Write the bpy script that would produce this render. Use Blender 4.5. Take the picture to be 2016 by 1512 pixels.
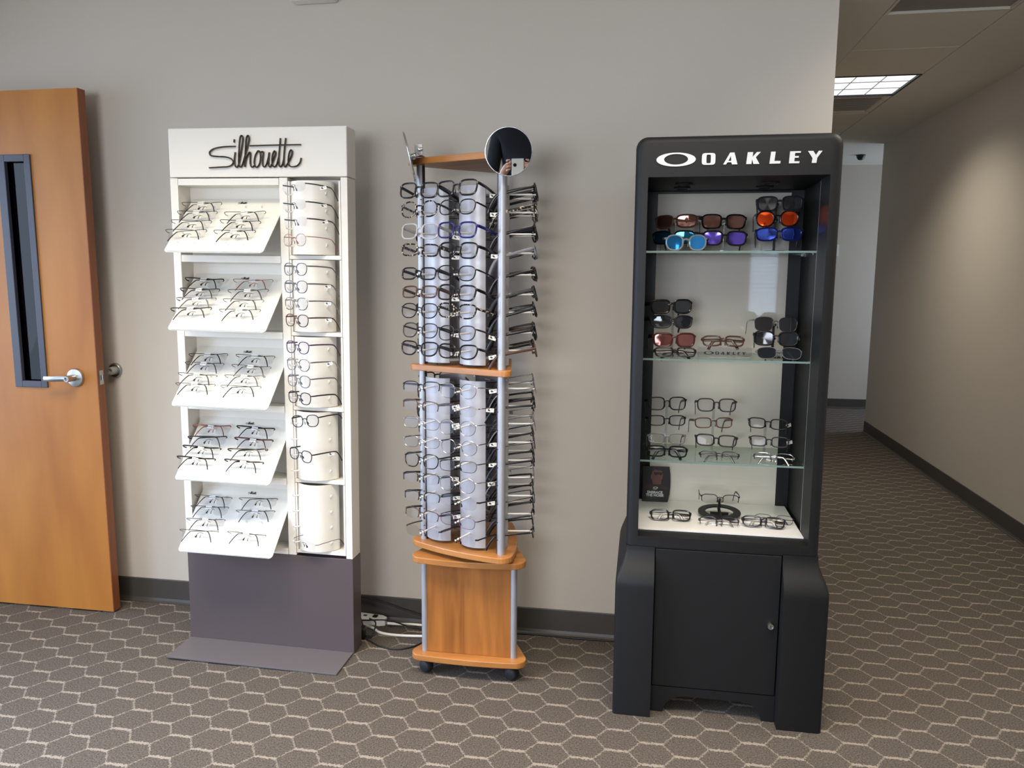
import bpy, bmesh, math, random
from mathutils import Matrix, Vector, Euler
random.seed(7)
PI = math.pi
for o in list(bpy.data.objects): bpy.data.objects.remove(o)
scene = bpy.context.scene
C = scene.collection

# ------------------------------------------------------------------ camera
F_PX, PITCH, ROLL, YAW, CAM_H = 1515.0, math.radians(8.0), math.radians(0.3), math.radians(9.6), 1.38
fw = Vector((-math.sin(YAW)*math.cos(PITCH), math.cos(YAW)*math.cos(PITCH), -math.sin(PITCH)))
rt = Vector((math.cos(YAW), math.sin(YAW), 0)); up = rt.cross(fw)
r2 = rt*math.cos(ROLL) + up*math.sin(ROLL); u2 = -rt*math.sin(ROLL) + up*math.cos(ROLL)
cam = bpy.data.cameras.new('camera'); cam.sensor_fit = 'HORIZONTAL'; cam.sensor_width = 36
cam.lens = F_PX*36/2016; cam.clip_start = 0.02
camo = bpy.data.objects.new('camera', cam); C.objects.link(camo)
camo.matrix_world = Matrix(((r2.x, u2.x, -fw.x, 0), (r2.y, u2.y, -fw.y, 0), (r2.z, u2.z, -fw.z, CAM_H), (0, 0, 0, 1)))
scene.camera = camo

# ------------------------------------------------------------------ world, daylight, exposure
scene.view_settings.view_transform = 'Standard'; scene.view_settings.look = 'None'
scene.view_settings.exposure = 0.26; scene.view_settings.gamma = 1.0; scene.view_settings.use_curve_mapping = False
scene.cycles.max_bounces = 6; scene.cycles.diffuse_bounces = 3; scene.cycles.glossy_bounces = 3; scene.cycles.transparent_max_bounces = 16; scene.cycles.adaptive_threshold = .045
scene.cycles.caustics_reflective = False; scene.cycles.caustics_refractive = False; scene.cycles.sample_clamp_indirect = 6
w = bpy.data.worlds.new('sky'); scene.world = w; w.use_nodes = True
bg = w.node_tree.nodes['Background']; bg.inputs[0].default_value = (0.62, 0.78, 1.0, 1); bg.inputs[1].default_value = 4.0
def area(name, loc, rot, sx, sy, power, col):
    l = bpy.data.lights.new(name, 'AREA'); l.shape = 'RECTANGLE'; l.size = sx; l.size_y = sy; l.energy = power; l.color = col
    o = bpy.data.objects.new(name, l); C.objects.link(o); o.location = loc; o.rotation_euler = rot; return o
# daylight through the open doorway in the left wall, and through the window of the wall behind the camera
area('doorway_daylight', (-3.20, 2.15, 1.05), (0, -PI/2+.5, 0), 1.9, .8, 5, (0.66, 0.77, 1.0))
_g = area('added_side_light', (-3.02, .55, 1.1), (0, -PI/2+.62, 0), 1.7, 1.9, 84, (0.54, 0.68, 1.0)); _g.data.spread = math.radians(125)  # added light from an unseen source, cools and brightens the left carpet
area('window_daylight', (-1.0, -3.30, 1.45), (PI/2, 0, 0), 2.0, 1.1, 98, (0.89, 0.93, 1.0))
area('hall_daylight', (3.2, 8.0, 1.3), (0, PI/2, 0), 1.4, 0.9, 7, (0.72, 0.82, 1.0))

# ------------------------------------------------------------------ materials
def lin(c):
    return tuple(((v/255)/12.92 if v/255 <= .04045 else ((v/255+.055)/1.055)**2.4) for v in c)
MATS = {}
def mat(name, rgb, rough=.5, metal=0., spec=.5, noise=0., nscale=40., bump=0., bscale=200., coat=0., trans=0., ior=1.45, emit=None, estr=0., alpha=1.):
    if name in MATS: return MATS[name]
    m = bpy.data.materials.new(name); m.use_nodes = True; nt = m.node_tree; b = nt.nodes['Principled BSDF']
    c = lin(rgb); b.inputs['Base Color'].default_value = (*c, 1); b.inputs['Roughness'].default_value = rough
    b.inputs['Metallic'].default_value = metal; b.inputs['Specular IOR Level'].default_value = spec
    b.inputs['Coat Weight'].default_value = coat; b.inputs['Coat Roughness'].default_value = .05
    b.inputs['Transmission Weight'].default_value = trans; b.inputs['IOR'].default_value = ior
    if emit: b.inputs['Emission Color'].default_value = (*lin(emit), 1); b.inputs['Emission Strength'].default_value = estr
    tc = nt.nodes.new('ShaderNodeTexCoord')
    n = nt.nodes.new('ShaderNodeTexNoise'); n.inputs['Scale'].default_value = nscale; n.inputs['Detail'].default_value = 4
    nt.links.new(tc.outputs['Object'], n.inputs['Vector'])
    if noise > 0:
        mx = nt.nodes.new('ShaderNodeMix'); mx.data_type = 'RGBA'
        mx.inputs[6].default_value = (*[v*(1-noise) for v in c], 1); mx.inputs[7].default_value = (*[min(1, v*(1+noise)) for v in c], 1)
        nt.links.new(n.outputs['Fac'], mx.inputs[0]); nt.links.new(mx.outputs[2], b.inputs['Base Color'])
    if bump > 0:
        n2 = nt.nodes.new('ShaderNodeTexNoise'); n2.inputs['Scale'].default_value = bscale; n2.inputs['Detail'].default_value = 2
        nt.links.new(tc.outputs['Object'], n2.inputs['Vector'])
        bp = nt.nodes.new('ShaderNodeBump'); bp.inputs['Strength'].default_value = bump; bp.inputs['Distance'].default_value = .002
        nt.links.new(n2.outputs['Fac'], bp.inputs['Height']); nt.links.new(bp.outputs['Normal'], b.inputs['Normal'])
    MATS[name] = m; return m

def clear_glass(name, tint=(255, 255, 255), refl=.04, rough=.0, mx=.7, gl=1.):
    """thin clear glazing: light passes straight, a Fresnel share is mirrored"""
    if name in MATS: return MATS[name]
    max_ = mx
    m = bpy.data.materials.new(name); m.use_nodes = True; nt = m.node_tree; nt.nodes.clear()
    out = nt.nodes.new('ShaderNodeOutputMaterial'); mx = nt.nodes.new('ShaderNodeMixShader')
    t = nt.nodes.new('ShaderNodeBsdfTransparent'); g = nt.nodes.new('ShaderNodeBsdfGlossy'); lw = nt.nodes.new('ShaderNodeLayerWeight')
    lw.inputs['Blend'].default_value = .25; g.inputs['Roughness'].default_value = rough; g.inputs['Color'].default_value = (gl, gl, gl, 1)
    mp = nt.nodes.new('ShaderNodeMapRange'); mp.inputs['To Min'].default_value = refl; mp.inputs['To Max'].default_value = max_
    t.inputs[0].default_value = (*lin(tint), 1)
    nt.links.new(lw.outputs['Facing'], mp.inputs['Value'])
    pw = nt.nodes.new('ShaderNodeMath'); pw.operation = 'POWER'; pw.inputs[1].default_value = 3
    nt.links.new(lw.outputs['Facing'], pw.inputs[0]); nt.links.new(pw.outputs[0], mp.inputs['Value'])
    nt.links.new(mp.outputs[0], mx.inputs[0]); nt.links.new(t.outputs[0], mx.inputs[1]); nt.links.new(g.outputs[0], mx.inputs[2])
    nt.links.new(mx.outputs[0], out.inputs[0]); MATS[name] = m; return m

def wood(name, dark, light, scale=(30, 30, 2.0), rough=.38, ring=.55):
    if name in MATS: return MATS[name]
    m = bpy.data.materials.new(name); m.use_nodes = True; nt = m.node_tree; b = nt.nodes['Principled BSDF']
    b.inputs['Roughness'].default_value = rough
    tc = nt.nodes.new('ShaderNodeTexCoord'); mp = nt.nodes.new('ShaderNodeMapping'); mp.inputs['Scale'].default_value = scale
    n = nt.nodes.new('ShaderNodeTexNoise'); n.inputs['Scale'].default_value = 1; n.inputs['Detail'].default_value = 6; n.inputs['Distortion'].default_value = ring
    r = nt.nodes.new('ShaderNodeValToRGB'); r.color_ramp.elements[0].position = .3; r.color_ramp.elements[1].position = .72
    r.color_ramp.elements[0].color = (*lin(dark), 1); r.color_ramp.elements[1].color = (*lin(light), 1)
    nt.links.new(tc.outputs['Object'], mp.inputs[0]); nt.links.new(mp.outputs[0], n.inputs['Vector'])
    nt.links.new(n.outputs['Fac'], r.inputs[0]); nt.links.new(r.outputs[0], b.inputs['Base Color'])
    MATS[name] = m; return m

M_wall = mat('wall_paint', (190, 181, 169), .75, noise=.015, nscale=3, bump=.06, bscale=350)
M_ceil = mat('ceiling_paint', (205, 200, 188), .85, noise=.02, nscale=6, bump=.05)
M_tile = mat('ceiling_tile_fibre', (208, 202, 188), .9, noise=.05, nscale=90, bump=.2, bscale=250)
M_base = mat('rubber_base', (66, 62, 58), .45, noise=.06, nscale=8)
M_white = mat('white_laminate', (226, 220, 209), .38, noise=.015, nscale=5)
M_tray = mat('white_acrylic', (230, 226, 214), .22, noise=.01, nscale=5, coat=.2)
M_taupe = mat('taupe_laminate', (82, 72, 73), .42, noise=.04, nscale=6)
M_plate = mat('grey_steel_plate', (94, 88, 89), .45, noise=.04, nscale=10)
M_logo = mat('dark_chrome', (92, 84, 78), .22, metal=.9, noise=.1, nscale=30)
M_print = mat('black_print', (28, 28, 30), .6, noise=.05)
M_black = mat('black_laminate', (20, 20, 21), .55, spec=.35, noise=.06, nscale=14, bump=.05, bscale=500)
M_blackin = mat('black_interior', (26, 26, 30), .4, noise=.05, nscale=10)
M_letter = mat('white_lettering', (212, 212, 212), .5, noise=.02)
M_panelw = mat('glossy_white_panel', (214, 209, 200), .03, noise=.01, nscale=4, coat=1.0)
M_deck = mat('white_deck', (232, 229, 226), .15, noise=.01, nscale=4)
M_alu = mat('satin_aluminium', (178, 178, 182), .48, metal=.7, noise=.04, nscale=30)
M_alud = mat('dark_channel', (52, 50, 52), .5, metal=.3, noise=.1)
M_silver = mat('silver_plastic', (172, 170, 174), .36, metal=.2, noise=.03, nscale=12)
M_steel = mat('polished_steel', (200, 200, 202), .18, metal=1., noise=.04)
M_brushed = mat('brushed_nickel', (186, 184, 180), .3, metal=1., noise=.06, nscale=60)
M_mirror = mat('mirror_glass', (235, 238, 240), .01, metal=1., noise=.005)
M_peg = mat('white_peg', (232, 230, 226), .25, noise=.02)
M_blk = mat('black_plastic', (20, 20, 22), .35, noise=.1)
M_blkrub = mat('black_rubber', (26, 26, 27), .6, noise=.1)
M_whitepl = mat('white_plastic', (226, 222, 214), .4, noise=.03)
M_rubber = mat('grey_rubber', (150, 146, 140), .6, noise=.05)
M_wood = wood('cherry_laminate', (126, 74, 28), (168, 106, 48), (26, 26, 2.2))
M_woodh = wood('cherry_laminate_edge', (150, 96, 46), (184, 124, 66), (3, 26, 26))
M_door = wood('maple_veneer', (150, 90, 32), (180, 120, 50), (5, 5, 1.1), rough=.48, ring=.3)
M_dooredge = wood('door_edge_wood', (118, 66, 34), (142, 82, 46), (30, 30, 1.5))
M_frame = mat('grey_painted_metal', (66, 68, 80), .4, noise=.05)
M_glass = clear_glass('door_glass', (84, 86, 90), .02, mx=.25)
M_shelf = clear_glass('shelf_glass', (236, 243, 240), .07)
M_shelfedge = mat('shelf_glass_edge', (118, 140, 134), .1, noise=.08)
M_acry = clear_glass('clear_acrylic', (240, 242, 244), .10)
M_lens = clear_glass('clear_lens', (253, 253, 254), .05, mx=.45, gl=.09)

# --- carpet: broadloom with woven hexagons (flat weave pattern)
def carpet():
    m = bpy.data.materials.new('hexagon_carpet'); m.use_nodes = True; nt = m.node_tree; b = nt.nodes['Principled BSDF']
    b.inputs['Roughness'].default_value = .95; b.inputs['Specular IOR Level'].default_value = .15
    N = nt.nodes.new; L = nt.links.new
    def math_(op, a, b_=None, c=None):
        n = N('ShaderNodeMath'); n.operation = op
        for i, v in enumerate((a, b_, c)):
            if v is None: continue
            if isinstance(v, (int, float)): n.inputs[i].default_value = v
            else: L(v, n.inputs[i])
        return n.outputs[0]
    tc = N('ShaderNodeTexCoord')
    jn = N('ShaderNodeTexNoise'); jn.inputs['Scale'].default_value = 190; jn.inputs['Detail'].default_value = 1
    L(tc.outputs['Object'], jn.inputs['Vector'])
    js = N('ShaderNodeVectorMath'); js.operation = 'MULTIPLY_ADD'; js.inputs[1].default_value = (.016, .016, 0); js.inputs[2].default_value = (-.008, -.008, 0)
    L(jn.outputs['Color'], js.inputs[0])
    ad = N('ShaderNodeVectorMath'); ad.operation = 'ADD'; L(tc.outputs['Object'], ad.inputs[0]); L(js.outputs[0], ad.inputs[1])
    sp = N('ShaderNodeSeparateXYZ'); L(ad.outputs[0], sp.inputs[0])
    x = math_('PINGPONG', math_('ADD', sp.outputs['X'], 20 + .6391), .1)
    y = math_('PINGPONG', math_('ADD', sp.outputs['Y'], 10.5 - 2.1131 + .105*4), .0525)
    # short bold dashes (two families, point-mirrored) and the thin diagonals between them
    xm = math_('SUBTRACT', .1, x); ym = math_('SUBTRACT', .0525, y)
    dA = math_('MULTIPLY', math_('LESS_THAN', y, .0052), math_('LESS_THAN', x, .034))
    dB = math_('MULTIPLY', math_('LESS_THAN', ym, .0052), math_('LESS_THAN', xm, .034))
    dg = math_('ABSOLUTE', math_('DIVIDE', math_('SUBTRACT', math_('MULTIPLY', math_('SUBTRACT', x, .0325), .0525), math_('MULTIPLY', y, .035)), .0631))
    dgm = math_('LESS_THAN', dg, .0022)
    bold = math_('MAXIMUM', dA, dB); line = math_('MAXIMUM', bold, math_('MULTIPLY', dgm, .7))
    n = N('ShaderNodeTexNoise'); n.inputs['Scale'].default_value = 210; n.inputs['Detail'].default_value = 4; n.inputs['Roughness'].default_value = .7; L(tc.outputs['Object'], n.inputs['Vector'])
    n2 = N('ShaderNodeTexNoise'); n2.inputs['Scale'].default_value = 2.2; L(tc.outputs['Object'], n2.inputs['Vector'])
    r = N('ShaderNodeValToRGB'); r.color_ramp.elements[0].position = .3; r.color_ramp.elements[1].position = .7
    r.color_ramp.elements[0].color = (*lin((50, 45, 41)), 1); r.color_ramp.elements[1].color = (*lin((122, 112, 102)), 1)
    L(n.outputs['Fac'], r.inputs[0])
    r2_ = N('ShaderNodeValToRGB'); r2_.color_ramp.elements[0].color = (*lin((126, 117, 106)), 1); r2_.color_ramp.elements[1].color = (*lin((176, 164, 150)), 1)
    L(n.outputs['Fac'], r2_.inputs[0])
    mx = N('ShaderNodeMix'); mx.data_type = 'RGBA'; L(line, mx.inputs[0]); L(r.outputs[0], mx.inputs[6]); L(r2_.outputs[0], mx.inputs[7])
    L(mx.outputs[2], b.inputs['Base Color'])
    bp = N('ShaderNodeBump'); bp.inputs['Strength'].default_value = .9; bp.inputs['Distance'].default_value = .006
    L(n.outputs['Fac'], bp.inputs['Height']); L(bp.outputs['Normal'], b.inputs['Normal'])
    return m
M_carpet = carpet()

# ------------------------------------------------------------------ mesh helpers
class MB:
    def __init__(s): s.v = []; s.f = []
    def add(s, vs, fs):
        k = len(s.v); s.v += [tuple(v) for v in vs]; s.f += [tuple(i+k for i in f) for f in fs]; return s
    def box(s, x0, x1, y0, y1, z0, z1):
        return s.add([(x0,y0,z0),(x1,y0,z0),(x1,y1,z0),(x0,y1,z0),(x0,y0,z1),(x1,y0,z1),(x1,y1,z1),(x0,y1,z1)],
                     [(0,3,2,1),(4,5,6,7),(0,1,5,4),(1,2,6,5),(2,3,7,6),(3,0,4,7)])
    def tube(s, pts, r, n=8, closed=False, r2=None, upv=(0, 0, 1), caps=True):
        """sweep; r along side vector, r2 along the vector nearest upv; r may be a list"""
        pts = [Vector(p) for p in pts]; m = len(pts); k = len(s.v); U = Vector(upv)
        for i, p in enumerate(pts):
            a = pts[(i-1) % m] if closed or i > 0 else p; b = pts[(i+1) % m] if closed or i < m-1 else p
            t = (b-a); t = t.normalized() if t.length > 1e-9 else Vector((0, 0, 1))
            sd = t.cross(U)
            if sd.length < 1e-4: sd = t.cross(Vector((1, 0, 0)))
            sd.normalize(); uu = sd.cross(t)
            ra = r[i] if isinstance(r, (list, tuple)) else r
            rb = (r2[i] if isinstance(r2, (list, tuple)) else r2) if r2 is not None else ra
            for j in range(n):
                an = 2*PI*(j+.5)/n; q = p + sd*(ra*math.cos(an)) + uu*(rb*math.sin(an)); s.v.append(tuple(q))
        for i in range(m if closed else m-1):
            i2 = (i+1) % m
            for j in range(n):
                j2 = (j+1) % n; s.f.append((k+i*n+j, k+i*n+j2, k+i2*n+j2, k+i2*n+j))
        if not closed and caps:
            s.f.append(tuple(k+j for j in range(n-1, -1, -1))); s.f.append(tuple(k+(m-1)*n+j for j in range(n)))
        return s
    def lathe(s, prof, origin=(0,0,0), axis=(0,0,1), n=24):
        """prof: (radius, height) pairs, revolved about axis"""
        ax = Vector(axis).normalized(); o = Vector(origin)
        e = ax.cross(Vector((0,0,1)));
        if e.length < 1e-4: e = Vector((1,0,0))
        e.normalize(); g = ax.cross(e); k = len(s.v)
        for rr, h in prof:
            for j in range(n):
                a = 2*PI*j/n; s.v.append(tuple(o + ax*h + e*(rr*math.cos(a)) + g*(rr*math.sin(a))))
        for i in range(len(prof)-1):
            for j in range(n):
                j2 = (j+1) % n; s.f.append((k+i*n+j, k+i*n+j2, k+(i+1)*n+j2, k+(i+1)*n+j))
        s.f.append(tuple(k+j for j in range(n-1, -1, -1))); s.f.append(tuple(k+(len(prof)-1)*n+j for j in range(n)))
        return s
    def prism(s, poly, z0, z1, T=lambda x, y, z: (x, y, z)):
        n = len(poly); k = len(s.v)
        s.v += [T(x, y, z0) for x, y in poly] + [T(x, y, z1) for x, y in poly]
        s.f.append(tuple(k+i for i in range(n-1, -1, -1))); s.f.append(tuple(k+n+i for i in range(n)))
        for i in range(n): j = (i+1) % n; s.f.append((k+i, k+j, k+n+j, k+n+i))
        return s
    def ring(s, outer, inner, z0, z1, T=lambda x, y, z: (x, y, z)):
        n = len(outer); k = len(s.v)
        for P, z in ((outer, z0), (inner, z0), (outer, z1), (inner, z1)): s.v += [T(x, y, z) for x, y in P]
        for i in range(n):
            j = (i+1) % n
            s.f += [(k+j, k+i, k+n+i, k+n+j), (k+2*n+i, k+2*n+j, k+3*n+j, k+3*n+i), (k+i, k+j, k+2*n+j, k+2*n+i), (k+n+j, k+n+i, k+3*n+i, k+3*n+j)]
        return s
    def mesh(s, name, bevel=0, seg=2, smooth=False, fix=True):
        me = bpy.data.meshes.new(name); me.from_pydata(s.v, [], s.f)
        bm = bmesh.new(); bm.from_mesh(me)
        if fix: bmesh.ops.recalc_face_normals(bm, faces=bm.faces)
        if bevel > 0:
            es = [e for e in bm.edges if len(e.link_faces) == 2 and e.calc_face_angle(0) > .6]
            bmesh.ops.bevel(bm, geom=es, offset=bevel, segments=seg, profile=.5, affect='EDGES', clamp_overlap=True)
        if smooth:
            for f in bm.faces: f.smooth = True
            for e in bm.edges:
                if len(e.link_faces) == 2 and e.calc_face_angle(0) > math.radians(38): e.smooth = False
        bm.to_mesh(me); bm.free(); return me
def obj(name, mb, m, parent=None, bevel=0, seg=2, smooth=False, mtx=None):
    me = mb if isinstance(mb, bpy.types.Mesh) else mb.mesh(name, bevel, seg, smooth)
    if len(me.materials) == 0: me.materials.append(m)
    o = bpy.data.objects.new(name, me); C.objects.link(o)
    if me.materials[0] != m:
        o.material_slots[0].link = 'OBJECT'; o.material_slots[0].material = m
    if parent: o.parent = parent
    if mtx is not None: o.matrix_local = mtx
    return o
def tag(o, label=None, cat=None, group=None, kind=None):
    if label: o['label'] = label
    if cat: o['category'] = cat
    if group: o['group'] = group
    if kind: o['kind'] = kind
    return o
def empty(name, loc=(0,0,0), rotz=0, mtx=None):
    o = bpy.data.objects.new(name, None); C.objects.link(o); o.empty_display_size = .05
    if mtx is not None: o.matrix_world = mtx
    else: o.location = loc; o.rotation_euler = (0, 0, rotz)
    return o
def B(x0, x1, y0, y1, z0, z1): return MB().box(x0, x1, y0, y1, z0, z1)
def struct(name, mb, m, label=None, **k):
    o = obj(name, mb, m, **k)
    return tag(o, label, None, None, 'structure')
def arc(cx, cy, r, a0, a1, n): return [(cx+r*math.cos(a0+(a1-a0)*i/n), cy+r*math.sin(a0+(a1-a0)*i/n)) for i in range(n+1)]
def bez(p, n=6):
    """Catmull-Rom through 3-D or 2-D points"""
    p = [Vector(q) for q in p]; out = []
    for i in range(len(p)-1):
        a = p[i-1] if i else p[i]*2-p[i+1]; b = p[i]; c = p[i+1]; d = p[i+2] if i+2 < len(p) else p[i+1]*2-p[i]
        for k in range(n):
            t = k/n; out.append(.5*((2*b)+(c-a)*t+(2*a-5*b+4*c-d)*t*t+(3*b-a-3*c+d)*t**3))
    out.append(p[-1]); return out
def text_mesh(body, size, extrude=.0004, align='CENTER', bold=.0):
    cu = bpy.data.curves.new('txt', 'FONT'); cu.body = body; cu.size = size; cu.extrude = extrude; cu.align_x = align; cu.offset = bold
    cu.resolution_u = 3
    o = bpy.data.objects.new('txt', cu); C.objects.link(o)
    dg = bpy.context.evaluated_depsgraph_get(); me = bpy.data.meshes.new_from_object(o.evaluated_get(dg))
    bpy.data.objects.remove(o); me.materials.clear(); return me

WY = 2.82          # display wall
XL, XR, YB, HC = -3.05, 2.0, -3.4, 2.52
EY = 8.57          # end of the hallway
# ------------------------------------------------------------------ setting
struct('floor', B(-5.5, 5.0, YB-.1, 9.0, -.06, 0), M_carpet, 'grey-brown carpet with a pale hexagon pattern')
struct('wall_back', B(XL-.12, .608, WY, WY+.14, 0, HC), M_wall, 'beige painted wall behind the eyewear displays')
struct('wall_hall_left', B(.468, .608, WY+.14, EY, 0, HC), M_wall, 'beige side wall running down the hallway')
struct('wall_hall_right', B(XR, XR+.14, YB, 7.27, 0, HC), M_wall, 'beige hallway wall washed by ceiling light')
struct('wall_hall_end', B(.468, 4.6, EY, EY+.14, 0, HC), M_wall, 'grey wall closing the far end of the hallway')
struct('wall_hall_corner', B(XR+.14, 4.6, 7.13, 7.27, 0, HC), M_wall, 'wall of the side passage at the end of the hallway')
# left wall with the doorway
D0, D1, DH = 1.76, 2.68, 2.085
wl = MB(); wl.box(XL-.12, XL, YB, -.45, 0, HC); wl.box(XL-.12, XL, 1.55, D0, 0, HC); wl.box(XL-.12, XL, -.45, 1.55, 0, .1); wl.box(XL-.12, XL, -.45, 1.55, 2.1, HC); wl.box(XL-.12, XL, D1, WY, 0, HC); wl.box(XL-.12, XL, D0, D1, DH, HC)
struct('wall_left', wl, M_wall, 'beige wall that holds the open doorway')
jb = MB(); jb.box(XL-.14, XL+.015, D0-.05, D0, 0, DH+.05); jb.box(XL-.14, XL+.015, D1, D1+.05, 0, DH+.05); jb.box(XL-.14, XL+.015, D0, D1, DH, DH+.05)
struct('trim_1', jb, M_frame, 'grey metal door frame', bevel=.003)
wo = empty('window_3', (XL-.06, .55, .1)); tag(wo, 'added tall window in the left wall out of frame, for side light on the carpet', None, None, 'structure')  # invented window, put in to go with the added side light
fr = MB(); fr.box(-.05, .05, -1.0, -.95, 0, 2); fr.box(-.05, .05, .95, 1.0, 0, 2); fr.box(-.05, .05, -.95, .95, 0, .05); fr.box(-.05, .05, -.95, .95, 1.95, 2); fr.box(-.05, .05, -.025, .025, .05, 1.95)
obj('window_frame', fr, M_frame, wo, bevel=.004); obj('window_glass', B(-.004, .004, -.95, .95, .05, 1.95), clear_glass('added_window_glass', (235, 240, 242), .05), wo)
# wall behind the camera with two windows
wins = ((-2.0, 0.0, .85, 2.05), (1.12, 1.5, .85, 1.72))
wb = MB(); xs = [XL-.12, -2.0, 0.0, 1.12, 1.5, XR]
for a, b in ((0, 1), (2, 3), (4, 5)): wb.box(xs[a], xs[b], YB-.14, YB, 0, HC)
for (x0, x1, z0, z1) in wins: wb.box(x0, x1, YB-.14, YB, 0, z0); wb.box(x0, x1, YB-.14, YB, z1, HC)
struct('wall_rear', wb, M_wall, 'wall behind the viewer with two windows')
M_blind = mat('white_blind', (214, 222, 234), .5, noise=.03)
for i, (x0, x1, z0, z1) in enumerate(wins):
    wo = empty(f'window_{i+1}', ((x0+x1)/2, YB-.07, z0)); tag(wo, 'window with white horizontal blinds behind the viewer' if i == 0 else 'narrow window with white horizontal blinds behind the viewer', None, None, 'structure')
    hw, hh = (x1-x0)/2, z1-z0
    fr = MB(); fr.box(-hw, -hw+.04, -.05, .05, 0, hh); fr.box(hw-.04, hw, -.05, .05, 0, hh); fr.box(-hw+.04, hw-.04, -.05, .05, 0, .04); fr.box(-hw+.04, hw-.04, -.05, .05, hh-.04, hh)
    obj('window_frame', fr, M_frame, wo, bevel=.004)
    n = int(hh/.045); sl = None
    for k in range(n):
        if sl is None: sl = B(-hw+.05, hw-.05, -.016, .016, -.001, .001).mesh('blind_slat')
        obj('blind_slat', sl, M_blind, wo, mtx=Matrix.Translation((0, .03, .05+k*.045)) @ Matrix.Rotation(.35, 4, 'X'))
# ceiling: plasterboard with a one-tile strip along the hallway
ce = MB(); 
FIX = ((-1.5, 1.5, .6, .3, 'lit rectangular ceiling light in front of the white display', 25.0), (.15, 1.5, .6, .3, 'lit rectangular ceiling light in front of the black cabinet', 22.0),
       (-1.5, -1.3, .6, .3, 'lit rectangular ceiling light behind the viewer on the left', 8.0), (.15, -1.3, .6, .3, 'lit rectangular ceiling light behind the viewer on the right', 8.0))
gx = sorted({-5.5, 1.0} | {v_ for f in FIX for v_ in (f[0]-f[2], f[0]+f[2])}); gy = sorted({YB-.1, 9.0} | {v_ for f in FIX for v_ in (f[1]-f[3], f[1]+f[3])})
for xa, xb in zip(gx[:-1], gx[1:]):
    for ya, yb_ in zip(gy[:-1], gy[1:]):
        if not any(abs((xa+xb)/2-f[0]) < f[2] and abs((ya+yb_)/2-f[1]) < f[3] for f in FIX): ce.box(xa, xb, ya, yb_, HC, HC+.1)
ce.box(1.525, 5.0, YB-.1, 9.0, HC, HC+.1); ce.box(1.0, 1.525, YB-.1, 1.65, HC, HC+.1); ce.box(1.0, 1.525, 8.1, 9.0, HC, HC+.1)
ceil = struct('ceiling', ce, M_ceil, 'off-white plasterboard ceiling with a strip of tiles along the hallway')
TP = .5375; ty0 = 1.65
tl = B(.0015, .5235, .003, TP-.003, .002, .03).mesh('ceiling_tile', bevel=.003, seg=1)
for k in range(12):
    y = ty0 + k*TP
    if k in (1, 3, 6): continue
    if abs(y - (4.875+TP)) < .01: continue
    obj('ceiling_tile', tl, M_tile, ceil, mtx=Matrix.Translation((1.0, y, HC)))
obj('tile_backing', B(.98, 1.545, 1.6, 8.15, HC+.09, HC+.11), M_alud, ceil)
gd = MB()
for k in range(13): gd.box(1.0, 1.525, ty0+k*TP-.004, ty0+k*TP+.004, HC+.008, HC+.016)
obj('tile_grid', gd, M_base, ceil)

M_grid = mat('louvre_grid', (176, 176, 172), .5, noise=.02)
def troffer(x0, y0, x1, y1, z, label, watts, lit=True, nx=3, ny=3, spread=112, glow=1.5, lc=(1.0, .90, .74)):
    t = empty('ceiling_light', ((x0+x1)/2, (y0+y1)/2, z)); tag(t, label, 'ceiling light', 'recessed ceiling lights')
    a, b = (x1-x0)/2, (y1-y0)/2
    h = MB().ring([(-a, -b), (a, -b), (a, b), (-a, b)], [(-a+.012, -b+.012), (a-.012, -b+.012), (a-.012, b-.012), (-a+.012, b-.012)], .0, .075)
    obj('housing', h, M_alud if lit else M_ceil, t)
    me_ = mat('lamp_diffuser_%g' % glow, (250, 250, 248), .5, emit=(238, 244, 246), estr=glow, noise=.01) if lit else mat('unlit_diffuser', (128, 122, 116), .5, noise=.03)
    obj('diffuser', B(-a+.012, a-.012, -b+.012, b-.012, .012, .018), me_, t)
    for i in range(1, nx): obj('louvre', B(-a+.012+2*(a-.012)*i/nx-.002, -a+.012+2*(a-.012)*i/nx+.002, -b+.012, b-.012, .007, .0118), M_grid, t)
    for i in range(1, ny): obj('louvre', B(-a+.012, a-.012, -b+.012+2*(b-.012)*i/ny-.002, -b+.012+2*(b-.012)*i/ny+.002, .007, .0118), M_grid, t)
    if lit:
        l = bpy.data.lights.new('lamp_tubes', 'AREA'); l.shape = 'RECTANGLE'; l.size = 2*a-.04; l.size_y = 2*b-.04; l.energy = watts; l.color = lc; l.spread = math.radians(spread)
        o = bpy.data.objects.new('lamp_tubes', l); C.objects.link(o); o.parent = t; o.location = (0, 0, .004)
    return t
troffer(1.004, 4.879, 1.521, 4.871+TP, HC, 'lit square ceiling light in the hallway', 9.5, spread=125, glow=1.0, lc=(1.0, .93, .80))
troffer(1.004, ty0+3*TP+.004, 1.521, ty0+4*TP-.004, HC, 'unlit grey ceiling panel light nearest the hallway mouth', 0, lit=False, nx=1, ny=1)
troffer(1.004, ty0+1*TP+.004, 1.521, ty0+2*TP-.004, HC, 'lit ceiling light at the hallway mouth just out of frame', 13.0, spread=125, lc=(1.0, .93, .80))
for (x, y, a_, b_, lb, e) in FIX: troffer(x-a_, y-b_, x+a_, y+b_, HC, lb, e, nx=6, ny=3)
v = empty('ceiling_vent', (1.2625, 5.68, HC)); tag(v, 'grey slatted air vent beyond the lit hallway light', 'vent')
fr = MB(); fr.ring([(-.257, -.262), (.257, -.262), (.257, .262), (-.257, .262)], [(-.22, -.225), (.22, -.225), (.22, .225), (-.22, .225)], .004, .02)
obj('vent_frame', fr, M_tile, v); obj('backing', B(-.25, .25, -.25, .25, .035, .04), M_alud, v)
sl = B(-.22, .22, -.012, .012, -.001, .001).mesh('vent_slat')
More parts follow.
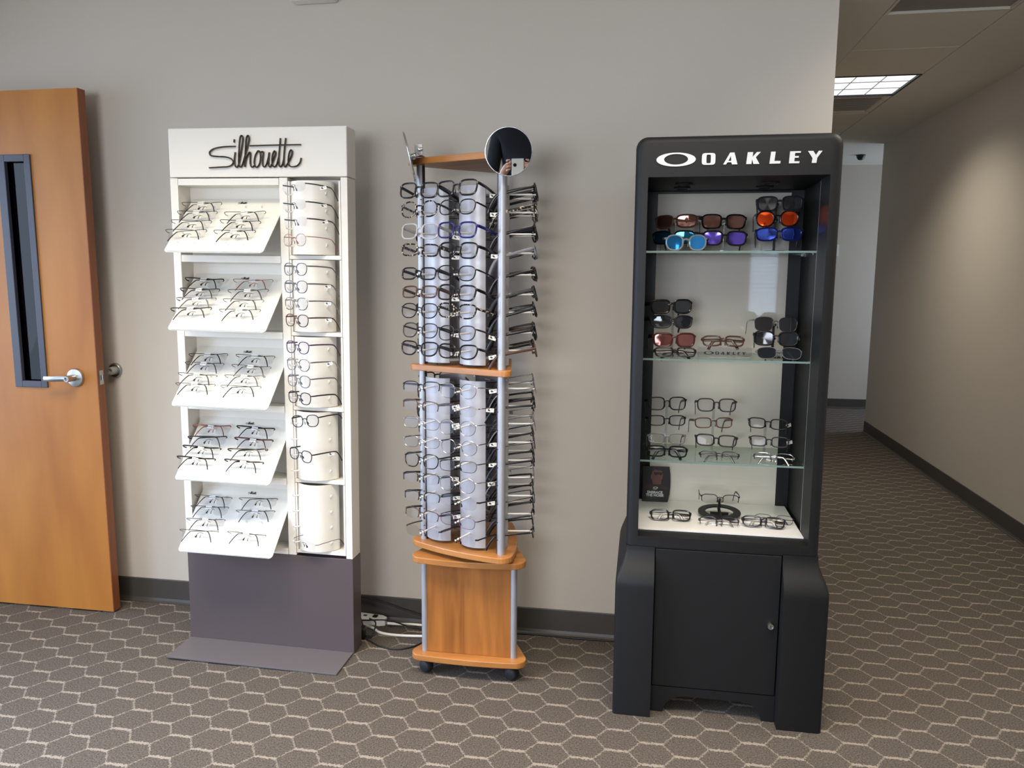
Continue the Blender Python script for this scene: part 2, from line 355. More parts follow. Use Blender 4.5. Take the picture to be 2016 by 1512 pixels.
for k in range(14): obj('vent_slat', sl, M_tile, v, mtx=Matrix.Translation((0, -.21+k*.0323, .016)) @ Matrix.Rotation(.6, 4, 'X'))

# rubber cove bases
def cove(name, p0, p1, nrm, h=.102):
    p0 = Vector(p0); p1 = Vector(p1); n = Vector(nrm)
    prof = [(0, 0), (.016, 0), (.016, .003), (.009, .008), (.0055, .018), (.0045, h-.003), (.0025, h), (0, h)]
    mb = MB(); k = 0
    mb.v = [tuple(p + Vector((n.x*a, n.y*a, z))) for p in (p0, p1) for a, z in prof]
    m = len(prof); mb.f = [(i, (i+1) % m, m+(i+1) % m, m+i) for i in range(m)] + [tuple(range(m)), tuple(range(2*m-1, m-1, -1))]
    return struct(name, mb, M_base, 'dark grey rubber base along the ' + {'b': 'display wall', 'r': 'right hallway wall', 'e': 'end of the hallway', 'h': 'left hallway wall', 'l': 'wall beside the doorway'}[name[10]])
cove('baseboard_back', (XL, WY, 0), (.608, WY, 0), (0, -1, 0))
cove('baseboard_right', (XR, YB, 0), (XR, 7.27, 0), (-1, 0, 0))
cove('baseboard_end', (.608, EY, 0), (4.6, EY, 0), (0, -1, 0))
cove('baseboard_hall', (.608, WY, 0), (.608, EY, 0), (1, 0, 0))
cove('baseboard_left', (XL, YB, 0), (XL, D0-.05, 0), (1, 0, 0))
# things on walls and ceiling
d = obj('security_camera', MB().lathe([(.0, -.05), (.02, -.046), (.033, -.03), (.038, -.008), (.042, -.006), (.042, 0)], (1.973, 7.887, HC), (0, 0, 1), 20), M_blk, smooth=True); tag(d, 'small black dome security camera on the hallway ceiling', 'security camera')
d = empty('door_stop', (-2.127, WY, .988)); tag(d, 'round satin metal door stop on the wall beside the door', 'door stop')
obj('wall_plate', MB().lathe([(.031, 0), (.030, .006), (.026, .010), (.021, .006), (.019, .006)], (0, 0, 0), (0, -1, 0), 28), M_brushed, d, smooth=True)
obj('bumper', MB().lathe([(.0165, .004), (.0165, .03), (.014, .036), (.009, .036), (.0075, .030), (.0, .029)], (0, 0, 0), (0, -1, 0), 24), M_rubber, d, smooth=True)
d = empty('emergency_light', (-1.21, WY, 2.36)); tag(d, 'pale wall-mounted emergency light at the top edge above the white display', 'emergency light')
obj('housing', B(-.085, .085, -.055, 0, .0, .12), M_whitepl, d, bevel=.008)
for s in (-1, 1): obj('lamp_head', MB().lathe([(.03, 0), (.036, .02), (.034, .045), (.02, .055)], (s*.05, -.02, .125), (0, -.6, .8), 18), M_whitepl, d, smooth=True)
d = obj('wall_placard', B(1.945, 1.985, EY-.012, EY, 1.60, 1.72), M_letter, bevel=.002); tag(d, 'small white placard on the far hallway wall', 'placard')

# ------------------------------------------------------------------ door leaf, swung open against the wall
dr = empty('door_1', (-2.105, 2.68, .008)); tag(dr, 'open maple door with a narrow window and lever handle', None, None, 'structure')
DX = -.915; dh = 2.058; dt = .040
wx0, wx1, wz0, wz1 = -.363, -.218, .922, 1.822
lf = MB(); lf.box(DX, wx0+.012, 0, dt, 0, dh); lf.box(wx1-.012, -.001, 0, dt, 0, dh); lf.box(wx0+.012, wx1-.012, 0, dt, 0, wz0+.012); lf.box(wx0+.012, wx1-.012, 0, dt, wz1-.012, dh)
obj('door_leaf', lf, M_door, dr)
obj('door_edge', B(-.001, .002, .0005, dt-.0005, 0, dh), M_dooredge, dr)
vf = MB()
for (a, b_, c_, e_) in ((wx0, wx0+.034, wz0, wz1), (wx1-.026, wx1, wz0, wz1), (wx0+.034, wx1-.026, wz0, wz0+.026), (wx0+.034, wx1-.026, wz1-.026, wz1)):
    vf.box(a, b_, -.007, .009, c_, e_); vf.box(a, b_, dt-.009, dt+.007, c_, e_)
vi = MB(); 
obj('window_frame', vf, M_frame, dr, bevel=.002)
obj('window_glass', B(wx0+.02, wx1-.015, .017, .023, wz0+.015, wz1-.015), M_glass, dr)
lv = empty('lever_handle'); bpy.data.objects.remove(lv)
hx, hz = -.092, .966
obj('lever_rose', MB().lathe([(.037, 0), (.037, .004), (.034, .010), (.016, .013)], (hx, 0, hz), (0, -1, 0), 32), M_brushed, dr, smooth=True)
lm = MB().lathe([(.0125, .010), (.0125, .05), (.011, .056), (.007, .056), (.0065, .053)], (hx, 0, hz), (0, -1, 0), 22)
lev = obj('lever', lm, M_brushed, dr, smooth=True)
obj('lever_arm', MB().tube(bez([(hx, -.044, hz), (hx-.03, -.046, hz), (hx-.07, -.047, hz-.002), (hx-.105, -.045, hz-.003)], 4), .005, 8, r2=.011), M_brushed, lev, smooth=True)
obj('key_slot', B(hx-.001, hx+.001, -.0572, -.0558, hz-.005, hz+.005), M_blk, lev)
obj('latch_plate', B(.0015, .0032, .010, .032, hz-.028, hz+.028), M_brushed, dr)
obj('latch_bolt', MB().prism([(0, -.006), (.011, -.006), (.004, .007), (0, .007)], hz-.009, hz+.009, lambda x, y, z: (x+.003, y+.02, z)), M_steel, dr)
obj('foot_holder', B(-.075, -.055, .004, .03, -.007, .012), M_alud, dr, bevel=.003)
for z in (.2, 1.03, 1.86): obj('hinge', MB().lathe([(.007, -.05), (.007, .05)], (DX-.004, dt*.5, z), (0, 0, 1), 12), M_brushed, dr, smooth=True)

# ------------------------------------------------------------------ eyewear generator
def col_mats():
    k = {}
    k['black'] = mat('frame_black', (22, 21, 22), .25, noise=.1)
    k['matte'] = mat('frame_matte_black', (30, 29, 31), .5, noise=.1)
    k['brown'] = mat('frame_brown', (74, 50, 40), .3, noise=.2)
    k['navy'] = mat('frame_navy', (30, 32, 92), .25, noise=.15)
    k['clear'] = mat('frame_clear', (226, 224, 222), .12, noise=.03, trans=.55)
    k['silver'] = mat('frame_silver', (176, 174, 174), .25, metal=1., noise=.05)
    k['gun'] = mat('frame_gunmetal', (84, 82, 82), .3, metal=.9, noise=.08)
    k['gold'] = mat('frame_gold', (178, 150, 108), .28, metal=1., noise=.06)
    k['rose'] = mat('frame_rose', (168, 112, 104), .3, metal=.7, noise=.06)
    k['grey'] = mat('frame_grey', (104, 104, 108), .35, noise=.08)
    k['purple'] = mat('frame_purple', (88, 66, 98), .3, metal=.5, noise=.08)
    k['maroon'] = mat('frame_maroon', (72, 34, 34), .3, noise=.1)
    m = mat('frame_tortoise', (90, 60, 34), .2, noise=.02); nt = m.node_tree; b = nt.nodes['Principled BSDF']
    n = nt.nodes.new('ShaderNodeTexNoise'); n.inputs['Scale'].default_value = 130; tc = nt.nodes.new('ShaderNodeTexCoord'); nt.links.new(tc.outputs['Object'], n.inputs['Vector'])
    r = nt.nodes.new('ShaderNodeValToRGB'); r.color_ramp.interpolation = 'CONSTANT'; r.color_ramp.elements[0].color = (*lin((22, 17, 15)), 1); r.color_ramp.elements[1].position = .56; r.color_ramp.elements[1].color = (*lin((170, 152, 134)), 1)
    nt.links.new(n.outputs['Fac'], r.inputs[0]); nt.links.new(r.outputs[0], b.inputs['Base Color']); k['tortoise'] = m
    return k
FC = col_mats()
def sun(name, rgb, metal=.9, rough=.06): return mat('lens_'+name, rgb, rough, metal=metal, noise=.15, nscale=25, coat=.3)
LN = {'clear': M_lens, 'dark': sun('dark', (40, 42, 46), .35), 'smoke': sun('smoke', (58, 57, 60), .6), 'brown': sun('brown', (112, 76, 66), .75), 'orange': sun('orange', (255, 84, 24)), 'blue': sun('ice_blue', (52, 150, 226)),
      'teal': sun('teal', (36, 130, 168)), 'purple': sun('violet', (104, 84, 200)), 'prism': sun('blue_violet', (64, 92, 206)), 'rosebrown': sun('rose_brown', (118, 70, 66), .5)}
# price tags: white card with printed bars
M_tag = mat('price_tag_card', (232, 230, 224), .6)
nt = M_tag.node_tree; tcn = nt.nodes.new('ShaderNodeTexCoord'); wv = nt.nodes.new('ShaderNodeTexWave'); wv.inputs['Scale'].default_value = 130; wv.inputs['Distortion'].default_value = 6; wv.inputs['Detail'].default_value = 2
sx = nt.nodes.new('ShaderNodeSeparateXYZ'); nt.links.new(tcn.outputs['Object'], sx.inputs[0]); nt.links.new(tcn.outputs['Object'], wv.inputs['Vector'])
def _m(op, a, b):
    n = nt.nodes.new('ShaderNodeMath'); n.operation = op
    for i, v_ in enumerate((a, b)):
        if isinstance(v_, (int, float)): n.inputs[i].default_value = v_
        else: nt.links.new(v_, n.inputs[i])
    return n.outputs[0]
inb = _m('MULTIPLY', _m('LESS_THAN', _m('ABSOLUTE', sx.outputs['Z'], 0), .0026), _m('LESS_THAN', _m('ABSOLUTE', sx.outputs['Y'], 0), .0075))
bar = _m('MULTIPLY', inb, _m('GREATER_THAN', wv.outputs['Fac'], .45))
mx = nt.nodes.new('ShaderNodeMix'); mx.data_type = 'RGBA'; mx.inputs[6].default_value = (*lin((232, 230, 224)), 1); mx.inputs[7].default_value = (*lin((40, 40, 42)), 1)
nt.links.new(bar, mx.inputs[0]); nt.links.new(mx.outputs[2], nt.nodes['Principled BSDF'].inputs['Base Color'])

STY = {  # lens width, height, bridge, superellipse power, rim radius, rim depth, taper, temple half height, half thickness, kind
 'rect':   dict(w=.050, h=.032, d=.018, n=3.4, r=.0022, ry=.0024, tp=.05, th=.0040, tt=.0013, kind='full'),
 'square': dict(w=.051, h=.041, d=.018, n=3.2, r=.0024, ry=.0025, tp=.10, th=.0042, tt=.0013, kind='full'),
 'round':  dict(w=.047, h=.043, d=.020, n=2.2, r=.0021, ry=.0022, tp=.03, th=.0032, tt=.0012, kind='full'),
 'panto':  dict(w=.049, h=.040, d=.018, n=2.5, r=.0016, ry=.0018, tp=.12, th=.0024, tt=.0011, kind='full'),
 'cat':    dict(w=.051, h=.038, d=.017, n=2.7, r=.0022, ry=.0024, tp=.16, th=.0036, tt=.0012, kind='full'),
 'thin':   dict(w=.050, h=.031, d=.018, n=3.0, r=.0008, ry=.0010, tp=.06, th=.0014, tt=.0008, kind='full'),
 'thinround': dict(w=.047, h=.040, d=.020, n=2.2, r=.0008, ry=.0010, tp=.05, th=.0012, tt=.0008, kind='full'),
 'semi':   dict(w=.051, h=.031, d=.018, n=3.0, r=.0015, ry=.0016, tp=.06, th=.0030, tt=.0011, kind='semi'),
 'rimless': dict(w=.050, h=.032, d=.018, n=2.8, r=.0007, ry=.0008, tp=.06, th=.0011, tt=.0009, kind='rimless'),
 'rimlessbar': dict(w=.050, h=.032, d=.018, n=2.8, r=.0007, ry=.0008, tp=.06, th=.0022, tt=.0012, kind='rimless'),
 'sport':  dict(w=.055, h=.036, d=.016, n=3.4, r=.0027, ry=.0030, tp=.08, th=.0050, tt=.0017, kind='full'),
 'sun':    dict(w=.057, h=.043, d=.017, n=3.3, r=.0034, ry=.0036, tp=.10, th=.0060, tt=.0018, kind='full', wrap=1.6),
 'sunround': dict(w=.052, h=.047, d=.020, n=2.3, r=.0028, ry=.0030, tp=.06, th=.0040, tt=.0016, kind='full'),
 'aviator': dict(w=.057, h=.046, d=.018, n=2.8, r=.0011, ry=.0014, tp=.16, th=.0022, tt=.0010, kind='full'),
 'wrap':   dict(w=.060, h=.039, d=.014, n=3.0, r=.0031, ry=.0034, tp=.12, th=.0070, tt=.0019, kind='full', wrap=3.2),
}
GCACHE = {}
def gmesh(style, folded):
    key = (style, folded)
    if key in GCACHE: return GCACHE[key]
    s = STY[style]; a, b = s['w']/2, s['h']/2; cx = a + s['d']/2; wr = s.get('wrap', .7)
    Z0 = b + s['r']                       # bridge line height above the base point
    def yc(x): return wr*x*x*1.2
    def outline(sg, k=1.0, N=28):
        P = []
        for i in range(N):
            t = 2*PI*i/N; c, q = math.cos(t), math.sin(t)
            x = a*k*math.copysign(abs(c)**(2/s['n']), c); z = b*k*math.copysign(abs(q)**(2/s['n']), q)
            x *= 1 + s['tp']*(z/b)*.7
            x -= .004*(z/b < 0)*(-z/b)*.3 if x < 0 else 0       # inner lower corner swept for the nose
            if style in ('cat', 'aviator') and x > 0: z += b*.10*(x/a)*(1 if style == 'cat' else -.3)
            X = sg*(cx + x); P.append(Vector((X, yc(X), Z0 + z)))
        return P
    out = {}
    fr = MB()
    hx = cx + a + .004; hy = yc(hx) + .002; hz = Z0 + b*.55
    for sg in (-1, 1):
        o = outline(sg)
        if s['kind'] == 'full': fr.tube(o, s['ry'], 6, closed=True, r2=s['r'], upv=(0, 1, 0)) if False else fr.tube(o, s['r'], 6, closed=True, r2=s['ry'], upv=(0, 1, 0))
        elif s['kind'] == 'semi':
            half = [o[i % 28] for i in range(0, 15)]; half = [o[-2], o[-1]] + half + [o[15], o[16]]
            fr.tube(half, s['r'], 6, r2=s['ry'], upv=(0, 1, 0))
        # end piece to the hinge
        e0 = Vector((sg*(cx + a*.93), yc(cx+a*.93), hz))
        if s['kind'] != 'rimless': fr.tube([e0, Vector((sg*(hx-.001), hy-.001, hz)), Vector((sg*hx, hy+.005, hz))], max(s['tt'], s['r']), 6, r2=max(s['th']*.9, s['r']), upv=(0, 0, 1))
        # nose pad
        px = s['d']/2*.62
        fr.tube([(sg*px*1.0, .0005, Z0+b*.36), (sg*px*1.1, .004, Z0-.001), (sg*px*1.15, .008, Z0-.006), (sg*px*1.35, .009, Z0-.012)], [.0006, .0006, .0012, .0016] if s['r'] > .001 else [.0005, .0005, .0009, .0014], 5, r2=[.0006, .0006, .0022, .003])
    bx = s['d']/2 + .002
    fr.tube(bez([(-bx, yc(bx), Z0+b*.22), (-bx*.4, 0, Z0+b*.42), (bx*.4, 0, Z0+b*.42), (bx, yc(bx), Z0+b*.22)], 3), s['r']*1.05, 6, r2=s['ry'], upv=(0, 1, 0))
    out['front'] = fr.mesh('frame_front', smooth=True)
    for sg, nm in ((-1, 'lensR'), (1, 'lensL')):
        o = outline(sg, .99); n = len(o); mb = MB(); c = sum(o, Vector())/n
        mb.v = [tuple(p + Vector((0, -.0006, 0))) for p in o] + [tuple(p + Vector((0, .0006, 0))) for p in o] + [tuple(c + Vector((0, -.0016, 0))), tuple(c + Vector((0, -.0004, 0)))]
        for i in range(n):
            j = (i+1) % n; mb.f += [(i, j, 2*n), (n+j, n+i, 2*n+1), (j, i, n+i, n+j)]
        out[nm] = mb.mesh('lens', smooth=True)
    for sg, nm in ((-1, 'templeR'), (1, 'templeL')):
        if not folded:
            path = bez([(sg*hx, hy+.003, hz), (sg*(hx+.001), hy+.04, hz+.001), (sg*(hx-.001), hy+.09, hz), (sg*(hx-.003), hy+.108, hz-.005), (sg*(hx-.005), hy+.126, hz-.024), (sg*(hx-.006), hy+.136, hz-.040)], 4)
        else:
            off = .006 if sg < 0 else .0105
            path = bez([(sg*hx, hy+.002, hz), (sg*(hx-.004), hy+off+.003, hz), (sg*(hx-.045), hy+off, hz+.0005*sg), (sg*(hx-.086), hy+off-.002, hz-.001), (sg*(hx-.097), hy+off-.003, hz-.006), (sg*(hx-.107), hy+off-.003, hz-.022), (sg*(hx-.113), hy+off-.003, hz-.036)], 4)
        if s['kind'] == 'rimless': path = [Vector((sg*(cx+a*.93), yc(cx+a*.93), hz))] + path
        n = len(path); th = [s['th']*(1.0 if i < n*.6 else .95) for i in range(n)]; tt = [s['tt']]*n
        if s['kind'] == 'rimless' or s['r'] < .001: th = [s['th'] if i < n*.55 else .0017 for i in range(n)]; tt = [s['tt'] if i < n*.55 else .0014 for i in range(n)]
        out[nm] = MB().tube(path, tt, 6, r2=th).mesh('temple', smooth=True)
        if sg > 0:
            tp = path[n//3]; out['tagpos'] = Vector((tp.x, tp.y, tp.z - s['th'] - .0045))
    out['s'] = s
    GCACHE[key] = out; return out
TAGM = B(-.0003, .0003, -.011, .011, -.0055, .0055).mesh('price_tag'); 
TAGF = B(-.0105, .0105, -.0003, .0003, -.005, .005).mesh('price_tag')
GLASSES = []
def glasses(style, fcol, mtx, label, group, cat='eyeglasses', lens='clear', folded=False, tagged=False, tcol=None, name=None):
    """mtx places the base point below the bridge; the front faces local -Y"""
    g = gmesh(style, folded)
    t = empty(name or ('sunglasses' if cat == 'sunglasses' else 'eyeglasses'), mtx=mtx); tag(t, label, cat, group)
    fm = FC[fcol]; tm = FC[tcol or fcol]
    f = obj('frame_front', g['front'], fm, t)
    if STY[style]['kind'] == 'rimless': pass
    obj('lens', g['lensR'], LN[lens], t); obj('lens', g['lensL'], LN[lens], t)
    obj('temple', g['templeR'], tm, t); tl_ = obj('temple', g['templeL'], tm, t)
    if tagged:
        p = g['tagpos']; obj('price_tag', TAGF if folded else TAGM, M_tag, t, mtx=Matrix.Translation(p + (Vector((-.03, .002, 0)) if folded else Vector((.001, 0, 0)))) @ (Matrix.Rotation(random.uniform(-.15, .15), 4, 'Y') if folded else Matrix.Rotation(random.uniform(-1.1, -.5), 4, 'Z') @ Matrix.Rotation(random.uniform(-.15, .35), 4, 'X')))
    GLASSES.append(t); return t
def gm(pos, yaw=0., pitch=0., roll=0., style='rect'):
    """matrix with the BRIDGE at pos; yaw 0 faces -Y, positive yaw turns the face towards -X"""
    s = STY[style]; z0 = s['h']/2 + s['r']
    R = Matrix.Rotation(-yaw, 4, 'Z') @ Matrix.Rotation(pitch, 4, 'X') @ Matrix.Rotation(roll, 4, 'Y')
    return Matrix.Translation(pos) @ R @ Matrix.Translation((0, 0, -z0))
ORD = ['top', 'second', 'third', 'fourth', 'fifth', 'sixth', 'seventh', 'eighth', 'ninth', 'tenth']
CN = {'black': 'glossy black', 'matte': 'matte black', 'brown': 'dark brown', 'navy': 'navy blue', 'clear': 'clear', 'silver': 'silver metal', 'gun': 'gunmetal', 'gold': 'gold metal', 'rose': 'rose metal', 'grey': 'grey', 'purple': 'purple metal', 'maroon': 'maroon', 'tortoise': 'tortoiseshell'}
SN = {'rect': 'rectangular', 'square': 'square', 'round': 'round', 'panto': 'rounded', 'cat': 'cat-eye', 'thin': 'thin-rimmed', 'thinround': 'thin round', 'semi': 'half-rim', 'rimless': 'rimless', 'rimlessbar': 'rimless', 'sport': 'wide'}

# ------------------------------------------------------------------ white display tower with trays
TILT = math.radians(.6)
SM = Matrix.Translation((-1.336, 2.565, 0)) @ Matrix.Rotation(TILT, 4, 'Y')
st = empty('display_stand', mtx=SM); tag(st, 'tall white eyewear display with slanted trays on a taupe base', 'display stand')
yf, yb = -.04, .04
obj('base_panel', B(-.326, .326, yf+.002, yb, .004, .366), M_taupe, st, bevel=.002)
obj('floor_plate', B(-.326, .322, -.195, yf+.002, .004, .010), M_plate, st, bevel=.001)
obj('header', B(-.326, .326, yf, yb, 1.711, 1.876), M_white, st, bevel=.003)
obj('back_panel', B(-.322, .322, yb-.006, yb, .370, 1.708), M_white, st)
obj('side_panel', B(-.326, -.297, yf, yb-.006, .368, 1.7085), M_white, st, bevel=.0015)
obj('side_panel', B(.302, .326, yf, yb-.006, .368, 1.7085), M_white, st, bevel=.0015)
obj('divider', B(.081, .111, yf, yb-.006, .368, 1.7085), M_white, st, bevel=.0015)
for k in range(6):
    z1 = 1.7085 if k == 0 else 1.446 - .264*(k-1); z0 = 1.684 - .264*k if k < 5 else .368
    obj('shelf_rail', B(-.2955, .0795, yf, yb-.007, z0, z1-.0015), M_white, st, bevel=.001)
for k in range(5):
    zb = 1.444 - .264*k
    obj('cell_floor', B(.1125, .3005, yf+.001, yb-.007, zb-.010, zb+.004), M_white, st, bevel=.001)
    obj('cell_side', B(.1125, .1185, yf+.001, yb-.007, zb+.0045, zb+.2525), M_white, st)
    obj('cell_side', B(.2945, .3005, yf+.001, yb-.007, zb+.0045, zb+.2525), M_white, st)
# script lettering on the header, traced as pen strokes (units: px of a 4.8x drawing)
strokes = [
 [(812,297),(700,300),(620,312),(578,333),(568,352),(582,372),(640,380),(720,385),(770,402),(786,428),(772,452),(735,466),(680,469),(560,474)],
 [(808,345),(799,400),(800,445),(812,471),(830,462),(850,400),(876,280),(884,228),(872,208),(857,226),(846,300),(839,400),(839,445),(850,470),(866,460),(890,400),(930,280),(941,232),(932,208),(916,228),(906,300),(897,400),(893,470)],
 [(893,470),(905,410),(930,360),(944,347),(948,364),(944,430),(950,464),(965,472),(985,455)],
 [(1018,336),(993,375),(981,430),(990,467),(1010,471),(1033,435),(1041,372),(1030,340),(1018,336)],
 [(1036,352),(1066,346),(1060,400),(1058,450),(1070,471),(1090,455),(1110,400),(1121,350),(1112,420),(1112,458),(1125,472),(1140,452),(1168,392),(1180,356),(1171,339),(1155,360),(1145,410),(1148,455),(1165,472),(1186,452),(1206,390)],
 [(1226,234),(1213,340),(1206,410),(1208,452),(1220,472),(1238,452),(1254,400)],
 [(1274,234),(1259,340),(1252,410),(1253,452),(1263,472),(1284,448),(1320,388),(1331,348),(1319,332),(1302,360),(1292,420),(1298,458),(1325,471),(1370,464),(1398,436),(1409,398)],
 [(945,294),(1180,291),(1410,290)], [(803,238),(800,266)]]
def script(sc, depth, r, r2_):
    mb = MB()
    for sk in strokes:
        pts = bez([((x-985)*sc, 0, (345-y)*sc) for x, y in sk], 4)
        mb.tube(pts, r, 6, r2=r2_, upv=(0, 1, 0))
    return mb
sc = (1.149-1.487)/(560-1410)      # metres per drawing px
hd = [o for o in st.children if o.name.startswith('header')][0]
lg = obj('script_lettering', script(sc, .004, .0026, .004), M_logo, hd, smooth=True, mtx=Matrix.Translation((-.003, yf-.005, 1.7935)))
lg['label'] = 'dark chrome script lettering reading Silhouette'
# slanted trays
p_top = Vector((0, .033, 1.645)); p_fr = Vector((0, -.160, 1.452)); dn = (p_fr-p_top); TL = dn.length; dn.normalize(); nr = Vector((0, -dn.z*-1, 0))
nr = Vector((1, 0, 0)).cross(dn); nr = nr if nr.z > 0 else -nr
mini = script(sc*.1, .0, .0006, .0004).mesh('printed_script')
tpoly = [(-.286, 0), (.075, 0)] + arc(.075-.014, TL-.014, .014, 0, PI/2, 5) + arc(-.286+.014, TL-.014, .014, PI/2, PI, 5)
def tray_pt(k, x, s, h=0): return p_top + Vector((x, 0, -.264*k)) + dn*s + nr*h
peg_mesh = MB().lathe([(.0022, 0), (.0022, .007), (.0032, .008), (.0032, .010)], (0, 0, 0), (0, 0, 1), 8).mesh('tray_peg', smooth=True)
for k in range(5):
    o0 = p_top + Vector((0, 0, -.264*k))
    tr = obj('tray', MB().prism(tpoly, -.004, 0, lambda x, y, z: tuple(o0 + Vector((x, 0, 0)) + dn*y + nr*z)), M_tray, st, bevel=.001, seg=1)
    tr['label'] = 'white slanted tray'
    obj('tray_lip', MB().tube([tuple(o0 + Vector((x, 0, 0)) + dn*(TL-.003) + nr*.002) for x in (-.272, .061)], .002, 8), M_tray, tr, smooth=True)
    obj('printed_script', mini, M_print, tr, mtx=Matrix(((1, 0, 0, -.085), (0, nr.y, -dn.y, (o0+dn*.022+nr*.0005).y), (0, nr.z, -dn.z, (o0+dn*.022+nr*.0005).z), (0, 0, 0, 1))))
    for cx_ in (-.212, -.034):
        for r_ in range(5):
            for dx in (-.03, .03):
                p = tray_pt(k, cx_+dx, .048+.047*r_); obj('tray_peg', peg_mesh, M_acry if r_ else M_peg, tr, mtx=Matrix(((1, 0, 0, p.x), (0, dn.y, nr.y, p.y), (0, dn.z, nr.z, p.z), (0, 0, 0, 1))))
# glasses lying folded on the trays, temples up
tray_sets = [
 (['gun', 'gun', 'gun', 'gun'], [None, 'gun', 'black', 'black'], 'rimless', 'rimless'),
 (['black', 'gun', 'silver', 'gun'], ['rose', 'gun', 'gun', 'gun'], 'rimlessbar', 'rimless'),
 (['black', 'gun', 'gun', 'gun'], ['black', 'gun', 'gun', 'black'], 'rimless', 'rimless'),
 (['rose', 'gun', 'black', 'black'], ['black', 'maroon', 'black', 'black'], 'rimlessbar', 'rimlessbar'),
 (['gun', 'gun', 'gun', 'gun'], ['gun', 'gun', None, 'gun'], 'rimless', 'rimless')]
ordk = ['top', 'second', 'third', 'fourth', 'bottom']
rowk = ['top', 'second', 'third', 'bottom']
for k, (lc, rc, ls, rs) in enumerate(tray_sets):
    for cn, cx_, cols, sty in (('left', -.212, lc, ls), ('right', -.034, rc, rs)):
        for r_, fc in enumerate(cols):
            if fc is None: continue
            z0 = STY[sty]['h']/2 + STY[sty]['r']; zh = z0 + STY[sty]['h']*.275
            p = tray_pt(k, cx_ + random.uniform(-.006, .006), .062 + .0465*r_ + zh + random.uniform(-.003, .003), .0105)
            X = Vector((-1, 0, 0)); Y = nr; Zv = -dn
            m = Matrix(((X.x, Y.x, Zv.x, p.x), (X.y, Y.y, Zv.y, p.y), (X.z, Y.z, Zv.z, p.z), (0, 0, 0, 1)))
            m = SM @ m @ Matrix.Rotation(random.uniform(-.02, .09), 4, 'Y') @ Matrix.Rotation(-.12, 4, 'X') @ Matrix.Scale(1.15, 4)
            glasses(sty, fc, m, f'folded rimless eyeglasses with {CN[fc]} temples, {rowk[r_]} row {cn} on the {ordk[k]} tray', 'eyeglasses on the slanted trays', folded=True, tagged=random.random() < .75)
# curved side panels with pegs, glasses turned to the left
cch, cs = .158, .055; R_ = (cch*cch/4 + cs*cs)/(2*cs); a0 = math.asin(cch/2/R_); ccx = .186
hook = MB().tube(bez([(0, 0, 0), (0, -.022, .001), (0, -.032, .003), (0, -.035, .009)], 3), .0028, 7).mesh('peg', smooth=True)
for k in range(5):
    zb = 1.444 - .264*k
    mb = MB(); n = 14; P = []
    for i in range(n+1):
        a = -a0 + 2*a0*i/n; P.append((ccx + R_*math.sin(a), -.010 - cs + R_ - R_*math.cos(a)))
    q = [(x, y+.004) for x, y in P]
    mb.prism(P + q[::-1], zb+.006, zb+.252)
    cp = obj('curved_panel', mb, M_white, st, smooth=True)
    for r_ in range(4):
        z = zb + .034 + .0575*r_
        obj('peg', hook, M_peg, cp, mtx=Matrix.Translation((ccx-.055, -.034, z)) @ Matrix.Rotation(-.55, 4, 'Z'))
        obj('peg', hook, M_peg, cp, mtx=Matrix.Translation((ccx+.058, -.030, z)) @ Matrix.Rotation(.45, 4, 'Z') @ Matrix.Diagonal((1, .5, 1, 1)))
colg = [(.172,1.668,'rimlessbar','gun'),(.172,1.610,'rimlessbar','gun'),(.175,1.556,'rimlessbar','gun'),(.171,1.496,'thinround','rose'),
        (.171,1.400,'panto','grey'),(.171,1.342,'panto','grey'),(.171,1.285,'panto','silver'),(.172,1.229,'panto','brown'),
        (.172,1.138,'panto','purple'),(.173,1.079,'panto','silver'),(.174,1.023,'panto','grey'),(.175,.965,'panto','matte'),
        (.194,.885,'panto','matte'),(.174,.765,'panto','matte'),(.180,.444,'rimless','gun')]
for i, (x, z, sty, fc) in enumerate(colg):
    k = min(i//4, 3) if i < 13 else (3 if i == 13 else 4)
    cell = ['top', 'second', 'third', 'fourth', 'bottom'][k]
    rr = {0: 'top', 1: 'second', 2: 'third', 3: 'bottom'}[i % 4] if i < 12 else ('upper' if i == 12 else ('lower' if i == 13 else 'only'))
    yaw = .47 if i not in (12,) else .30
    m = SM @ gm((x, 2.44-2.565, z), yaw, style=sty, roll=(-.12 if i == 12 else (.05 if i == 13 else 0)), pitch=-.04)
    glasses(sty, fc, m, f'{SN[sty]} eyeglasses with {CN[fc]} frame, {rr} pair in the {cell} side cell', 'eyeglasses in the narrow side cells', tagged=i in (0, 1, 2, 5, 6, 7, 9, 13))

# ------------------------------------------------------------------ revolving spinner
def rot2(p, a): return (p[0]*math.cos(a)-p[1]*math.sin(a), p[0]*math.sin(a)+p[1]*math.cos(a))
def rtri(R, rc, sag, n=10):
    """triangle of circumradius R, one edge towards -Y, sides bowed by sag, corners rounded rc"""
    cs_ = [Vector(rot2((R, 0), -PI/2 + PI/3 + 2*PI/3*i)) for i in range(3)]
    out = []
    for i in range(3):
        A, Bv, Cv = cs_[i-1], cs_[i], cs_[(i+1) % 3]
        d1 = (A-Bv).normalized(); d2 = (Cv-Bv).normalized(); t = rc/math.tan(math.radians(30))
        o = Bv + (d1+d2).normalized()*(rc/math.sin(math.radians(30)))
        s1 = Bv + d1*t; s2 = Bv + d2*t
        a1 = math.atan2(*(s1-o).yx); a2 = math.atan2(*(s2-o).yx)
        if a2 < a1: a2 += 2*PI
        for j in range(8): a = a1 + (a2-a1)*j/7; out.append((o.x+rc*math.cos(a), o.y+rc*math.sin(a)))
        e1 = s2; e2 = Cv + (Bv-Cv).normalized()*t; nn = Vector(((e2-e1).y, -(e2-e1).x)).normalized()
        if sag > 0:
            for j in range(1, n):
                f = j/n; q = e1.lerp(e2, f) + nn*(sag*4*f*(1-f)); out.append((q.x, q.y))
    return out
